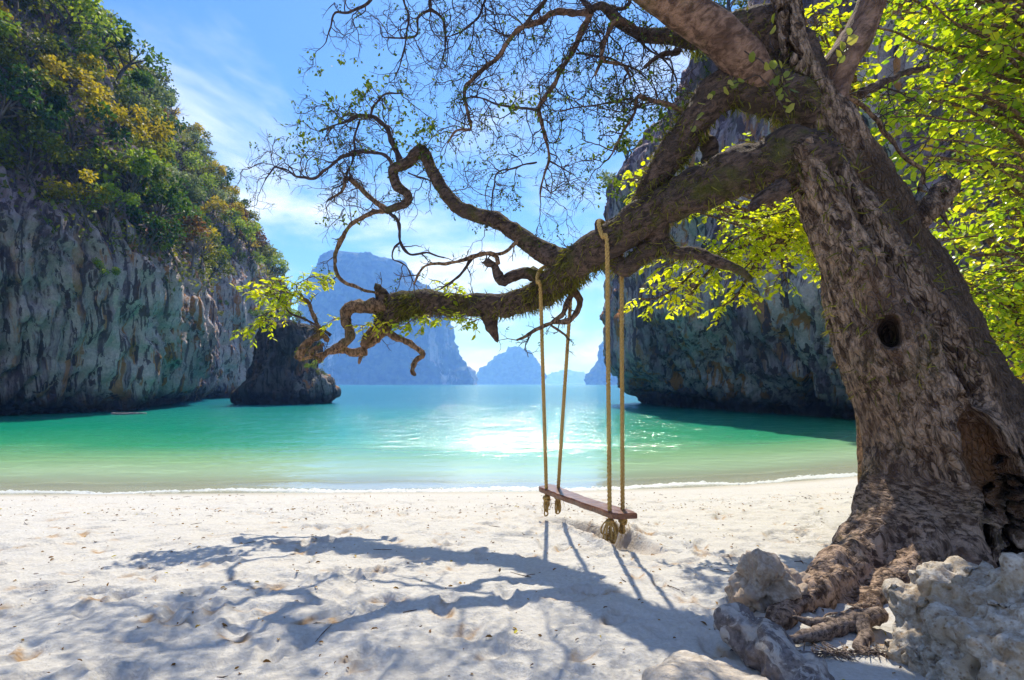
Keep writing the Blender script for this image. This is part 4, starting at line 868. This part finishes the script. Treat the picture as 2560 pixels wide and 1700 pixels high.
tB = [np.array(a) for a in ((8.9, 9.0, 0.4), (8.5, 9.0, 1.8), (8.3, 8.8, 3.2), (8.0, 8.6, 5.2))]
leafy_tree('broadleaf_tree', 'broadleaf tree with drooping yellow-green leaves beside the trunk at mid-height on the right', tB[0], (tB, [0.10, 0.085, 0.06, 0.025]),
           limbs_to(r_, tB, 40, (2330, 2720), (430, 900), (7.0, 9.4)), LEAFR, 0.086, M_BROAD, 42, 0.17, 0.3, 0.85, 0.058)
tC = [np.array(a) for a in ((5.9, 9.4, 0.3), (5.7, 9.2, 2.0), (5.3, 8.8, 3.6), (5.0, 8.4, 5.0))]
LC2 = []
for (pts) in (((2010, 545, 8.2), (1930, 560, 7.8), (1850, 590, 7.5), (1790, 640, 7.3)), ((2010, 560, 8.2), (1960, 590, 7.8), (1900, 640, 7.5), (1840, 690, 7.3)), ((2000, 570, 8.2), (1900, 600, 7.6), (1760, 660, 7.2), (1650, 740, 7.0), (1600, 745, 6.9)),
              ((1960, 600, 7.8), (1880, 680, 7.4), (1840, 740, 7.2), (1800, 760, 7.1)), ((1850, 620, 7.4), (1760, 690, 7.1), (1700, 760, 7.0)), ((2010, 545, 8.3), (1960, 640, 8.0), (1960, 700, 7.8)), ((1800, 650, 7.3), (1720, 640, 7.1), (1660, 660, 7.0)), ((2020, 520, 8.3), (1960, 530, 8.0), (1900, 545, 7.8))):
    LC2.append([px(*a) for a in pts])
LC2 = [[tC[2], l[0]] + l[1:] if k in (0, 1, 2, 5, 7) else l for k, l in enumerate(LC2)]
leafy_tree('slender_tree', 'slender tree with a glowing lime-green spray in front of the right cliff', tC[0], (tC, [0.08, 0.07, 0.05, 0.02]), LC2, LEAF, 0.085, M_LIME, 43, 0.05, 0.2, 0.5, 0.03, 0.45)
tD = [np.array(a) for a in ((6.9, 10.2, 0.3), (6.6, 10.0, 3.0), (6.0, 9.6, 5.6), (5.6, 9.2, 7.6))]
LD = limbs_to(r_, tD, 12, (2010, 2110), (0, 140), (7.2, 8.6)) + limbs_to(r_, tD, 10, (1540, 1640), (430, 500), (7.0, 8.0), 0.1) + limbs_to(r_, tD, 4, (1700, 1960), (330, 430), (7.4, 8.8), 0.1)
leafy_tree('slender_tree', 'thin-stemmed tree whose yellow-green leaves show between the upper limbs', tD[0], (tD, [0.08, 0.07, 0.05, 0.02]), LD, LEAFR, 0.085, M_LIME, 44, 0.17, 0.2, 0.5, 0.055)
tE = [np.array(a) for a in ((10.8, 11.5, 0.5), (10.5, 11.4, 3.0), (10.2, 11.2, 6.0), (10.0, 11.0, 9.5))]
leafy_tree('broadleaf_tree', 'darker broadleaf tree standing deepest behind the right-hand foliage', tE[0], (tE, [0.14, 0.12, 0.09, 0.04]),
           limbs_to(r_, tE, 28, (2150, 2700), (-100, 900), (9.5, 11.5)), LEAFR, 0.12, M_BROAD, 45, 0.22, 0.5, 1.1, 0.075)

# climbing plant in the crotch of the leaning tree
def vine():
    r = np.random.RandomState(9); M_V = leaf_mat('vine_leaf', [(0.0, (0.10, 0.16, 0.03)), (0.6, (0.24, 0.28, 0.05)), (1.0, (0.42, 0.40, 0.10))], 0.45, 0.35, 0.1, 0.5)
    t = empty('climbing_vine', px(1960, 300, 5.1)); tag(t, 'climbing plant with big oval leaves in the crotch of the leaning tree', 'vine')
    ms_ = [make_mesh('leaf', LEAFR, [LEAF_T], M_V, True, {'tint': np.full(7, x)}) for x in (0.2, 0.5, 0.9)]
    st = Bag()
    for l in (((1975, 300, 5.0), (1940, 240, 4.95), (1900, 190, 4.95), (1860, 200, 5.0), (1810, 215, 5.1)), ((1975, 250, 5.05), (1945, 190, 4.95), (1900, 150, 4.95), (1860, 130, 5.0)), ((1990, 240, 5.05), (1960, 200, 5.0), (1950, 160, 5.0)),
              ((1810, 230, 5.2), (1770, 250, 5.2), (1740, 300, 5.25), (1720, 340, 5.3)), ((1930, 60, 5.3), (1925, 100, 5.3), (1935, 130, 5.25)), ((2085, 190, 5.4), (2110, 120, 5.4), (2140, 70, 5.4))):
        p, _ = smooth_path([px(*a) for a in l], [0] * len(l), 0.04); p += r.normal(size=p.shape) * 0.004; st.tube(p, 0.006, 5)
        st.build('stem', M_TWIG, t); st = Bag()
        for k in range(0, len(p) - 1):
            if r.rand() < 0.55:
                d = norm(np.array((r.normal() * 0.7, -0.5, 0.2 + r.normal() * 0.6))); x = norm(np.cross(d, r.normal(size=3))); z = np.cross(x, d); s = 0.06 + 0.05 * r.rand(); q = p[k] - WL[t.name]
                lo = bpy.data.objects.new('leaf', ms_[r.randint(3)]); COL.objects.link(lo); lo.parent = t
                lo.matrix_basis = Matrix(((x[0] * s, d[0] * s, z[0] * s, q[0]), (x[1] * s, d[1] * s, z[1] * s, q[1]), (x[2] * s, d[2] * s, z[2] * s, q[2]), (0, 0, 0, 1)))
vine()

# ------------------------------------------------------------------ jungle on the cliffs
KINDS = {
 'dark': ([(0.0, (0.022, 0.055, 0.018)), (0.6, (0.06, 0.13, 0.03)), (1.0, (0.12, 0.20, 0.045))], 'jungle_tree'),
 'olive': ([(0.0, (0.06, 0.08, 0.015)), (0.6, (0.16, 0.18, 0.03)), (1.0, (0.28, 0.28, 0.05))], 'jungle_tree'),
 'gold': ([(0.0, (0.22, 0.19, 0.015)), (0.6, (0.46, 0.37, 0.02)), (1.0, (0.62, 0.45, 0.03))], 'golden_tree'),
 'fresh': ([(0.0, (0.09, 0.15, 0.02)), (0.6, (0.24, 0.33, 0.04)), (1.0, (0.38, 0.46, 0.08))], 'jungle_tree'),
 'silver': ([(0.0, (0.07, 0.10, 0.07)), (0.6, (0.17, 0.22, 0.15)), (1.0, (0.30, 0.36, 0.26))], 'jungle_tree'),
 'rust': ([(0.0, (0.06, 0.03, 0.015)), (0.6, (0.16, 0.075, 0.03)), (1.0, (0.26, 0.14, 0.06))], 'jungle_tree'),
 'bare': (None, 'bare_shrub')}
LOOK = {'dark': 'dark green dense tree', 'olive': 'olive green bushy tree', 'gold': 'golden-leaved tree', 'fresh': 'fresh light green tree', 'silver': 'pale silvery-green tree', 'rust': 'reddish-brown leafed tree', 'bare': 'grey leafless shrub'}
M_WOOD = bark_mat('jungle_wood', (0.05, 0.04, 0.035), (0.18, 0.15, 0.14), (0.10, 0.08, 0.075), 0.0, 0.5, (0, 0, 0), 0.0)
M_GREY = bark_mat('grey_twig', (0.12, 0.10, 0.11), (0.30, 0.26, 0.27), (0.2, 0.17, 0.18), 0.0, 0.5, (0, 0, 0), 0.0)
PROTO = {}
def proto_tree(kind, var):
    r = np.random.RandomState(hash_seed(kind) + var); wood = Bag(); cr = Bag(); tips = []
    H = 1.3 + 0.6 * r.rand(); tr = [np.zeros(3) - (0, 0, 0.6), np.array((0.1 * r.normal(), 0.1 * r.normal(), H * 0.5)), np.array((0.2 * r.normal(), 0.2 * r.normal(), H))]
    p, q = smooth_path(tr, [0.10, 0.08, 0.05], 0.2); wood.tube(p, q, 6)
    nb = 9 if kind != 'bare' else 14
    for k in range(nb):
        a = k * 2.4 + r.rand(); rad = (0.35 + 0.65 * math.sqrt(r.rand())) * 1.25; e = np.array((math.cos(a) * rad, math.sin(a) * rad, H * (0.75 + 0.55 * r.rand()) + 0.5 * (1 - rad / 1.3)))
        s = p[r.randint(len(p) // 2, len(p))]; m = (s + e) / 2 + np.array((0, 0, 0.12)); pp, qq = smooth_path([s, m, e], [0.045, 0.03, 0.012], 0.2); wood.tube(pp, qq, 5, cap=False); tips.append(e)
        if kind == 'bare':
            for z in range(9):
                i = r.randint(1, len(pp)); d = norm(e - s + r.normal(size=3) * 0.7); l2 = 0.35 + 0.5 * r.rand(); w = pp[i] + d * l2 * 0.5 + r.normal(size=3) * 0.06; wood.tube([pp[i], w, w + norm(d + r.normal(size=3) * 0.4) * l2 * 0.5], [0.014, 0.010, 0.004], 3, cap=False)
    if kind != 'bare':
        for e in tips:
            m = r.randint(75, 125); w = 0.34 + 0.22 * r.rand(); g = r.normal(size=(m, 3)); g = norm(g) * (r.rand(m, 1) ** 0.4); c = e + g * (w, w, w * 0.62)
            d = g + r.normal(size=(m, 3)) * 0.6 + (0, 0, -0.25); n_ = r.normal(size=(m, 3)) * 0.6 + (0, 0, 1)
            leaves(cr, c, d, n_, 0.13 + 0.11 * r.rand(m), np.clip(0.15 + 0.7 * r.rand(m) + 0.12 * r.normal(), 0, 1), DIAM * (1.15, 1, 1), None, DIAM_Q)
    wm = make_mesh('trunk', np.vstack(wood.V), [np.concatenate(wood.Q)] + ([np.concatenate(wood.T)] if wood.T else []), M_GREY if kind == 'bare' else M_WOOD, True, {'tint': np.concatenate(wood.A)})
    cm = None
    if kind != 'bare': cm = make_mesh('crown', np.vstack(cr.V), [np.concatenate(cr.Q)], MK[kind], True, {'tint': np.concatenate(cr.A)})
    return wm, cm
def hash_seed(s): return sum(ord(c) * (i + 7) for i, c in enumerate(s)) % 9999
MK = {k: leaf_mat('crown_' + k, v[0], 0.45, 0.55, 0.35, 0.25) for k, v in KINDS.items() if v[0]}
for k in KINDS:
    for v in range(3): PROTO[(k, v)] = proto_tree(k, v)
def plant(kind, pos, sc, r, where, group, tilt=(0, 0)):
    wm, cm = PROTO[(kind, r.randint(3))]; t = empty(KINDS[kind][1], pos); t.scale = (sc, sc, sc * (0.85 + 0.3 * r.rand())); t.rotation_euler = (tilt[0] + 0.15 * r.normal(), tilt[1] + 0.15 * r.normal(), r.rand() * 6.28)
    tag(t, LOOK[kind] + ' ' + where, 'shrub' if kind == 'bare' else 'tree', group)
    o = bpy.data.objects.new('branches' if kind == 'bare' else 'trunk', wm); COL.objects.link(o); o.parent = t
    if cm: o = bpy.data.objects.new('crown', cm); COL.objects.link(o); o.parent = t
def left_jungle():
    r = np.random.RandomState(77); G, NG = LC.grid(); V, N = G.reshape(-1, 3), NG.reshape(-1, 3)
    u = 1280 + V[:, 0] / V[:, 1] * FPX; v = 960 - (V[:, 2] - CAMZ) / V[:, 1] * FPX
    lo = np.interp(V[:, 1], [30, 36, 42, 47, 54, 60, 68, 80, 90, 110], [13, 13, 11, 9, 8, 8.5, 11, 18, 19, 20]) + 1.8 * pnoise(V * 0.2)
    ok = (V[:, 2] > lo) & (u > -110) & (u < 760) & (v > -130) & (v < 720) & (V[:, 1] > 20)
    # seen from the beach: faces the viewer or stands on the skyline
    view = norm(V - np.array((0, 0, CAMZ))); ok &= (N * view).sum(1) < 0.22
    idx = np.where(ok)[0]; r.shuffle(idx); got = []; ks = []
    for i in idx:
        p = V[i]; D = p[1]; rad = 1.55 + 0.010 * D
        if got and np.min(((np.array(got) - p) ** 2).sum(1)) < rad * rad: continue
        got.append(p); ks.append(i)
        if len(got) >= 290: break
    names = ['dark', 'olive', 'gold', 'fresh', 'silver', 'rust', 'bare']
    reg = pnoise(np.array(got) * 0.13 + 3); reg2 = pnoise(np.array(got) * 0.22 + 40)
    for k, (p, i) in enumerate(zip(got, ks)):
        high = p[2] > lo[i] + 9
        w = np.array([0.27, 0.27, 0.12, 0.15, 0.08, 0.04, 0.07]) + np.clip(np.array([-reg[k], reg2[k], reg[k] * 0.8, reg[k] * 0.5, -reg2[k] * 0.6, 0.0, -reg2[k] * 0.35]), 0, 1) * 0.5
        kd = names[r.choice(7, p=w / w.sum())]; sc = 1.2 + 0.8 * r.rand()
        if kd == 'bare': sc *= 0.85
        uu_ = u[i]; rel = p[2] - lo[i]
        where = ('just above the bare rock' if rel < 5 else 'halfway up the slope' if rel < 15 else 'high on the slope') + ' of the left cliff' + (' by the edge' if uu_ < 130 else ' left of middle' if uu_ < 300 else ' right of middle' if uu_ < 460 else ' near its end')
        plant(kd, p + N[i] * 0.1, sc, r, where, LOOK[kd] + 's ' + where, (N[i][1] * -0.25, N[i][0] * 0.35))
    # low growth between the crowns
    b = Bag(); j = r.choice(np.where(ok)[0], 48000); m = len(j); P = V[j] + r.normal(size=(m, 3)) * 0.35 + N[j] * 0.25
    leaves(b, P, r.normal(size=(m, 3)) + N[j], r.normal(size=(m, 3)) * 0.6 + (0, 0, 1), 0.2 + 0.24 * r.rand(m), np.clip(0.45 + 0.7 * pnoise(P * 0.5), 0, 1), DIAM, None, DIAM_Q)
    o = b.build('undergrowth', MK['olive']); tag(o, 'low green undergrowth covering the left cliff', 'undergrowth', None, 'stuff')
    # small plants clinging to the bare face
    face = np.where((V[:, 2] > 4) & (V[:, 2] < 15) & (u > 20) & (u < 640) & (V[:, 1] > 34) & ((N * view).sum(1) < -0.1))[0]; r.shuffle(face)
    for i in face[:12]: plant(['fresh', 'olive', 'bare'][r.randint(3)], V[i], 0.40 + 0.2 * r.rand(), r, 'clinging low on the bare rock of the left cliff', 'small plants on the left rock face', (0, 0.5))
left_jungle()
def stack_bushes():
    r = np.random.RandomState(15)
    for (u, v, D, s, k) in ((640, 800, 58, 0.6, 'dark'), (668, 790, 59, 0.75, 'fresh'), (700, 785, 60, 0.8, 'fresh'), (735, 792, 60, 0.75, 'fresh'), (752, 800, 58.5, 0.5, 'olive')):
        plant(k, px(u, v + 18, D), s, r, 'growing on top of the dark sea rock', LOOK[k] + 's on top of the dark sea rock')
    for (u, v, s, k) in ((782, 925, 0.5, 'fresh'), (800, 935, 0.42, 'olive'), (795, 905, 0.35, 'fresh')):
        plant(k, px(u, v + 12, 57.2), s, r, 'on the right shoulder of the dark sea rock', LOOK[k] + 's on the right shoulder of the sea rock')
stack_bushes()
def right_jungle():
    r = np.random.RandomState(19); V, N = RC.V, RC.NN; u = 1280 + V[:, 0] / V[:, 1] * FPX; v = 960 - (V[:, 2] - CAMZ) / V[:, 1] * FPX
    top = np.where((V[:, 2] > 21.5) & (u > 1480) & (u < 2300) & (v > -80) & (V[:, 1] > 20) & (N[:, 2] > -0.1))[0]; r.shuffle(top); got = []
    for i in top:
        if got and np.min(((V[np.array(got)] - V[i]) ** 2).sum(1)) < 5.5: continue
        got.append(i)
        if len(got) >= 70: break
    for i in got: k = ['dark', 'dark', 'olive', 'silver'][r.randint(4)]; w = 'on top of the right cliff' + (' at its left end' if u[i] < 1700 else ' above the mossy limb' if u[i] < 1950 else ' behind the leaning trunk'); plant(k, V[i], 1.1 + 0.5 * r.rand(), r, w, LOOK[k] + 's ' + w)
    face = np.where((V[:, 2] > 9) & (V[:, 2] < 20) & (u > 1600) & (u < 1800) & (v > 480) & (v < 700))[0]; r.shuffle(face)
    for i in face[:16]: plant('dark', V[i], 0.7 + 0.4 * r.rand(), r, 'hanging in a cleft of the right cliff face', 'trees hanging on the right cliff face', (0, -0.6))
right_jungle()

# ------------------------------------------------------------------ rocks, roots and driftwood in the foreground
def rock_mat(name, a, b, c, vein=None, scale=1.0, pit=0.0):
    n = NT(name); p = n.pos(); big = n.noise(p, 5 * scale, 6, 0.62); mid = n.noise(p, 24 * scale, 6, 0.68); fine = n.noise(p, 110 * scale, 4, 0.7)
    col = n.mix(n.rng(mid, 0.32, 0.68), rgb(a), rgb(b)); col = n.mix(n.rng(big, 0.48, 0.66), col, rgb(c))
    if vein:
        w = n('TexWave', {'Vector': n.mapping(p, (1, 1, 1), rot=(0.4, 0.9, 0.5)), 'Scale': 2.2, 'Distortion': 9.0, 'Detail': 4.0, 'Detail Scale': 1.6}).outputs['Fac']
        col = n.mix(n.math('MULTIPLY', n.rng(w, 0.72, 0.86), n.rng(big, 0.38, 0.56)), col, rgb(vein)); col = n.mix(n.rng(n.noise(p, 7.5, 6, 0.7, 1.2), 0.53, 0.60, 0, 0.9), col, rgb(vein))
    if pit:
        vv_ = n('TexVoronoi', {'Vector': p, 'Scale': 34.0}).outputs['Distance']; col = n.mix(n.math('MULTIPLY', n.rng(vv_, 0.08, 0.3, 1.0, 0.0), pit), col, rgb((0.20, 0.11, 0.05)))
        col = n.mix(n.rng(n.noise(p, 3.1, 5, 0.6), 0.54, 0.68, 0, 0.55), col, rgb((0.46, 0.30, 0.15)))
    h = n.math('ADD', n.math('MULTIPLY', mid, 1.0), n.math('MULTIPLY', fine, 0.35))
    return n.end(n('BsdfPrincipled', {'Base Color': col, 'Roughness': 0.75, 'Specular IOR Level': 0.3, 'Normal': n.bump(h, 0.8, 0.018 / scale)}).outputs[0])
M_CORAL = rock_mat('pitted_limestone', (0.30, 0.23, 0.165), (0.62, 0.57, 0.50), (0.44, 0.35, 0.25), None, 1.0, 0.7)
M_SLATE = rock_mat('veined_grey_rock', (0.09, 0.075, 0.075), (0.26, 0.22, 0.21), (0.15, 0.125, 0.12), (0.46, 0.42, 0.39))
M_TAN = rock_mat('tan_rock', (0.30, 0.22, 0.16), (0.52, 0.43, 0.35), (0.40, 0.30, 0.23), None, 1.2)
M_FLAT = rock_mat('sandy_rock', (0.46, 0.38, 0.30), (0.66, 0.60, 0.53), (0.56, 0.48, 0.40), None, 0.8)
def ico(sub):
    import bmesh
    bm = bmesh.new(); bmesh.ops.create_icosphere(bm, subdivisions=sub, radius=1.0); V = np.array([v.co[:] for v in bm.verts]); F = np.array([[v.index for v in f.verts] for f in bm.faces]); bm.free(); return V, F
def trinorm(V, F):
    fn = np.cross(V[F[:, 1]] - V[F[:, 0]], V[F[:, 2]] - V[F[:, 0]]); N = np.zeros_like(V)
    for k in range(3): np.add.at(N, F[:, k], fn)
    return norm(N)
def rock(name, label, c, rad, rot, mat, sub, fn, sq=0.8):
    V, F = ico(sub); V = np.sign(V) * np.abs(V) ** sq; Rm = np.array(Euler(rot).to_matrix()); V = (V * rad) @ Rm.T
    V = V + np.array(c); V = fn(V, trinorm(V, F), F); b = np.array((c[0], c[1], sand_z(c[0], c[1])))
    o = build(name, V, [F], mat, base=b); tag(o, label, 'rock'); return o
def coral_fn(seed):
    def f(V, N, F):
        V = V + N * (0.16 * fbm(V * 2.6 + seed, 3))[:, None]; N = trinorm(V, F)
        f1, f2 = worley(V * 4.2 + seed + 0.3 * np.stack([pnoise(V * 5), pnoise(V * 5 + 3), pnoise(V * 5 + 8)], 1)); V = V + N * (0.13 * (0.5 - f1) * 1.6)[:, None]; N = trinorm(V, F)
        g1, _ = worley(V * 11 + seed); pits = sstep(0.42, 0.16, g1) * sstep(-0.25, 0.25, pnoise(V * 4 + 6)); h1, _ = worley(V * 26 + seed); p2 = sstep(0.4, 0.15, h1)
        return V + N * (-0.06 * pits - 0.016 * p2 + 0.016 * fbm(V * 14, 3))[:, None]
    return f
rock('coral_rock', 'large pale pitted limestone boulder in the bottom right corner', (2.80, 2.95, 0.54), (0.74, 0.50, 0.50), (0, 0.10, 0.25), M_CORAL, 7, coral_fn(2.0), 0.85)
rock('coral_rock', 'second pitted limestone lump behind the right end of the large boulder', (3.6, 3.5, 0.56), (0.52, 0.42, 0.38), (0, 0, 0.5), M_CORAL, 6, coral_fn(7.0), 0.85)
def slab_fn(V, N, F):
    d = 0.07 * fbm(V * 4 + 3, 3); d = d - 0.05 * np.clip(1 - np.abs((V[:, 0] - 1.5) * 4 + (V[:, 1] - 3) * 1.2 + 0.3 * pnoise(V * 6)) * 1.4, 0, 1)
    return V + N * (d + 0.012 * fbm(V * 20, 3))[:, None]
rock('veined_rock', 'long dark grey rock with white veins lying against the tan rock', (1.42, 2.98, 0.66), (0.13, 0.42, 0.14), (R(14), R(10), R(20)), M_SLATE, 6, slab_fn, 0.85)
def jag_fn(V, N, F):
    d = 0.10 * fbm(V * 4.2 + 9, 3) + 0.05 * (1 - 2 * np.abs(pnoise(V * 7 + 4))) + 0.05 * np.round(3 * pnoise(V * (6, 6, 4))) / 3 + 0.02 * fbm(V * 18, 3); return V + N * d[:, None]
rock('tan_rock', 'small jagged tan rock standing at the tip of the left root', (1.76, 3.95, 0.66), (0.15, 0.14, 0.20), (0.2, 0.3, 0.4), M_TAN, 6, jag_fn, 0.75)
rock('tan_rock', 'low tan rock tucked between the jagged rock and the root', (2.0, 4.02, 0.60), (0.16, 0.12, 0.13), (0.1, 0.1, 1.0), M_TAN, 5, jag_fn, 0.8)
def flat_fn(V, N, F): return V + N * (0.05 * fbm(V * 3 + 12, 4) + 0.006 * fbm(V * 30, 3))[:, None]
rock('flat_rock', 'broad flat sandy rock half buried at the bottom edge', (1.0, 2.72, 0.56), (0.34, 0.36, 0.11), (0.05, 0.05, 0.3), M_FLAT, 6, flat_fn, 0.9)

M_DRIFT = bark_mat('dead_wood', (0.05, 0.035, 0.03), (0.30, 0.225, 0.18), (0.12, 0.085, 0.07), 0.0, 2.2, (0, 0, R(20)), 0.2)
def driftwood():
    t = empty('dead_root', px(2090, 1590, 3.45)); tag(t, 'gnarled dead root stump lying on the sand beside the pitted boulder', 'driftwood')
    def arm(l, name='root_arm'):
        p, q = PX(l); p, q = smooth_path(p, q, 0.015); p = p + 0.012 * np.stack([pnoise(p * 9), pnoise(p * 9 + 4), pnoise(p * 9 + 8)], 1); b = Bag(); b.tube(p, q, 14, rough=0.28, freq=18, tip=True); b.build(name, M_DRIFT, t, attr='wood')
    arm([(2205, 1535, 3.6, 40), (2150, 1548, 3.55, 50), (2090, 1568, 3.45, 48), (2030, 1588, 3.35, 36), (1955, 1604, 3.3, 10)], 'stump')
    arm([(2090, 1560, 3.45, 34), (2040, 1556, 3.45, 24), (2000, 1548, 3.45, 14), (1984, 1544, 3.45, 6)])
    arm([(2150, 1550, 3.5, 44), (2165, 1590, 3.38, 34), (2150, 1620, 3.28, 26), (2190, 1650, 3.2, 24), (2240, 1672, 3.15, 9)])
driftwood()
def little_roots():
    r = np.random.RandomState(4); b = Bag()
    for l in (((2190, 1470, 4.0), (2150, 1478, 3.95), (2110, 1490, 3.85), (2070, 1510, 3.75), (2055, 1530, 3.65), (2042, 1548, 3.58)), ((2110, 1490, 3.85), (2118, 1508, 3.78)), ((2140, 1480, 3.9), (2165, 1500, 3.85)), ((2240, 1440, 4.2), (2190, 1470, 4.0))):
        q = [np.array((a[0], a[1], sand_z(a[0], a[1]) + 0.02)) for a in (px(*x) for x in l)]; p, _ = smooth_path(q, [0] * len(q), 0.03); b.tube(p, np.linspace(0.014, 0.005, len(p)), 6, rough=0.2, freq=20)
    o = b.build('surface_roots', M_DRIFT, TREE, attr='wood')
little_roots()

# litter on the sand: dry leaves, twigs and crumbs nobody could count
def litter():
    r = np.random.RandomState(12); lf = Bag(); tg = Bag(); n = 0
    def ground(m, near=1.0):
        y = 2.3 + 8.2 * r.rand(m) ** near; x = (r.rand(m) * 2 - 1) * (0.5 + y * 0.95); return x, y
    x, y = ground(1500); k_ = r.rand(1500) < 0.33; y[k_] = shore_y(x[k_]) - 2.3 - 0.5 * np.abs(r.normal(size=k_.sum())) - 0.3 * pnoise(np.stack([x[k_] * 0.7, 0 * x[k_], 0 * x[k_] + 2], 1)); z = np.array([sand_z(a, b) for a, b in zip(x, y)]); m = len(x); P = np.stack([x, y, z + 0.008], 1); d = r.normal(size=(m, 3)) * (1, 1, 0.25)
    leaves(lf, P, d, r.normal(size=(m, 3)) * 0.4 + (0, 0, 1), 0.018 + 0.035 * r.rand(m) ** 2, r.rand(m), LEAF * (0.8, 1, 2.5))
    x, y = ground(150); 
    for a, b in zip(x, y):
        L = 0.03 + 0.16 * r.rand() ** 2; an = r.rand() * 3.14 if r.rand() < 0.5 else 0.3 * r.normal(); q = [np.array((a + k * L * math.cos(an), b + k * L * math.sin(an) + 0.1 * L * r.normal(), 0)) for k in (-.5, 0, .5)]
        for w in q: w[2] = sand_z(w[0], w[1]) + 0.006
        tg.tube(q, [0.003, 0.004, 0.002], 4)
    for k in range(130):   # twigs gathered between the boulders
        c = px(1900 + 420 * r.rand(), 1560 + 140 * r.rand(), 3.2); L = 0.05 + 0.2 * r.rand(); an = r.rand() * 3.14; q = [np.array((c[0] + s * L * math.cos(an), c[1] + s * L * math.sin(an), 0)) for s in (-.5, 0, .5)]
        for w in q: w[2] = sand_z(w[0], w[1]) + 0.008 + 0.02 * r.rand()
        tg.tube(q, [0.003, 0.004, 0.002], 4)
    M_DL = leaf_mat('dry_leaf', [(0.0, (0.09, 0.045, 0.018)), (0.7, (0.30, 0.16, 0.05)), (0.94, (0.45, 0.28, 0.05)), (1.0, (0.5, 0.45, 0.05))], 0.15, 0.7, 0.0, 0.2)
    o = lf.build('dry_leaves', M_DL); tag(o, 'small dry brown leaves scattered over the sand', 'leaf litter', None, 'stuff')
    o = tg.build('fallen_twigs', M_DRIFT, attr='wood'); tag(o, 'thin dark twigs strewn over the sand', 'leaf litter', None, 'stuff')
litter()
def floating_log(name, label, l, w):
    b = Bag(); p = [px(u, v, CAMZ * FPX / (v - 960)) for u, v in l]; p, q = smooth_path(p, np.linspace(w, w * 0.5, len(p)), 0.1); p[:, 2] = 0.03; b.tube(p, q, 7, rough=0.3, freq=5); o = b.build(name, M_GREY, base=p[0], attr='wood'); tag(o, label, 'driftwood')
floating_log('driftwood', 'pale log lying in the water at the foot of the left cliff', [(278, 1037), (310, 1036.5), (345, 1035.5), (366, 1034.5)], 0.12)
def stick():
    b = Bag(); c = px(486, 1004, 66); c[2] = 0
    b.tube([c, c + (0.3, 0, 0.7), c + (-0.1, 0, 1.5)], [0.07, 0.06, 0.03], 6); b.tube([c + (0.2, 0, 0.6), c + (0.8, 0, 0.1)], [0.05, 0.03], 6); o = b.build('dead_stick', M_WARM, base=c, attr='wood'); tag(o, 'bent dead stick jutting from the water at the far foot of the left cliff', 'driftwood')
stick()
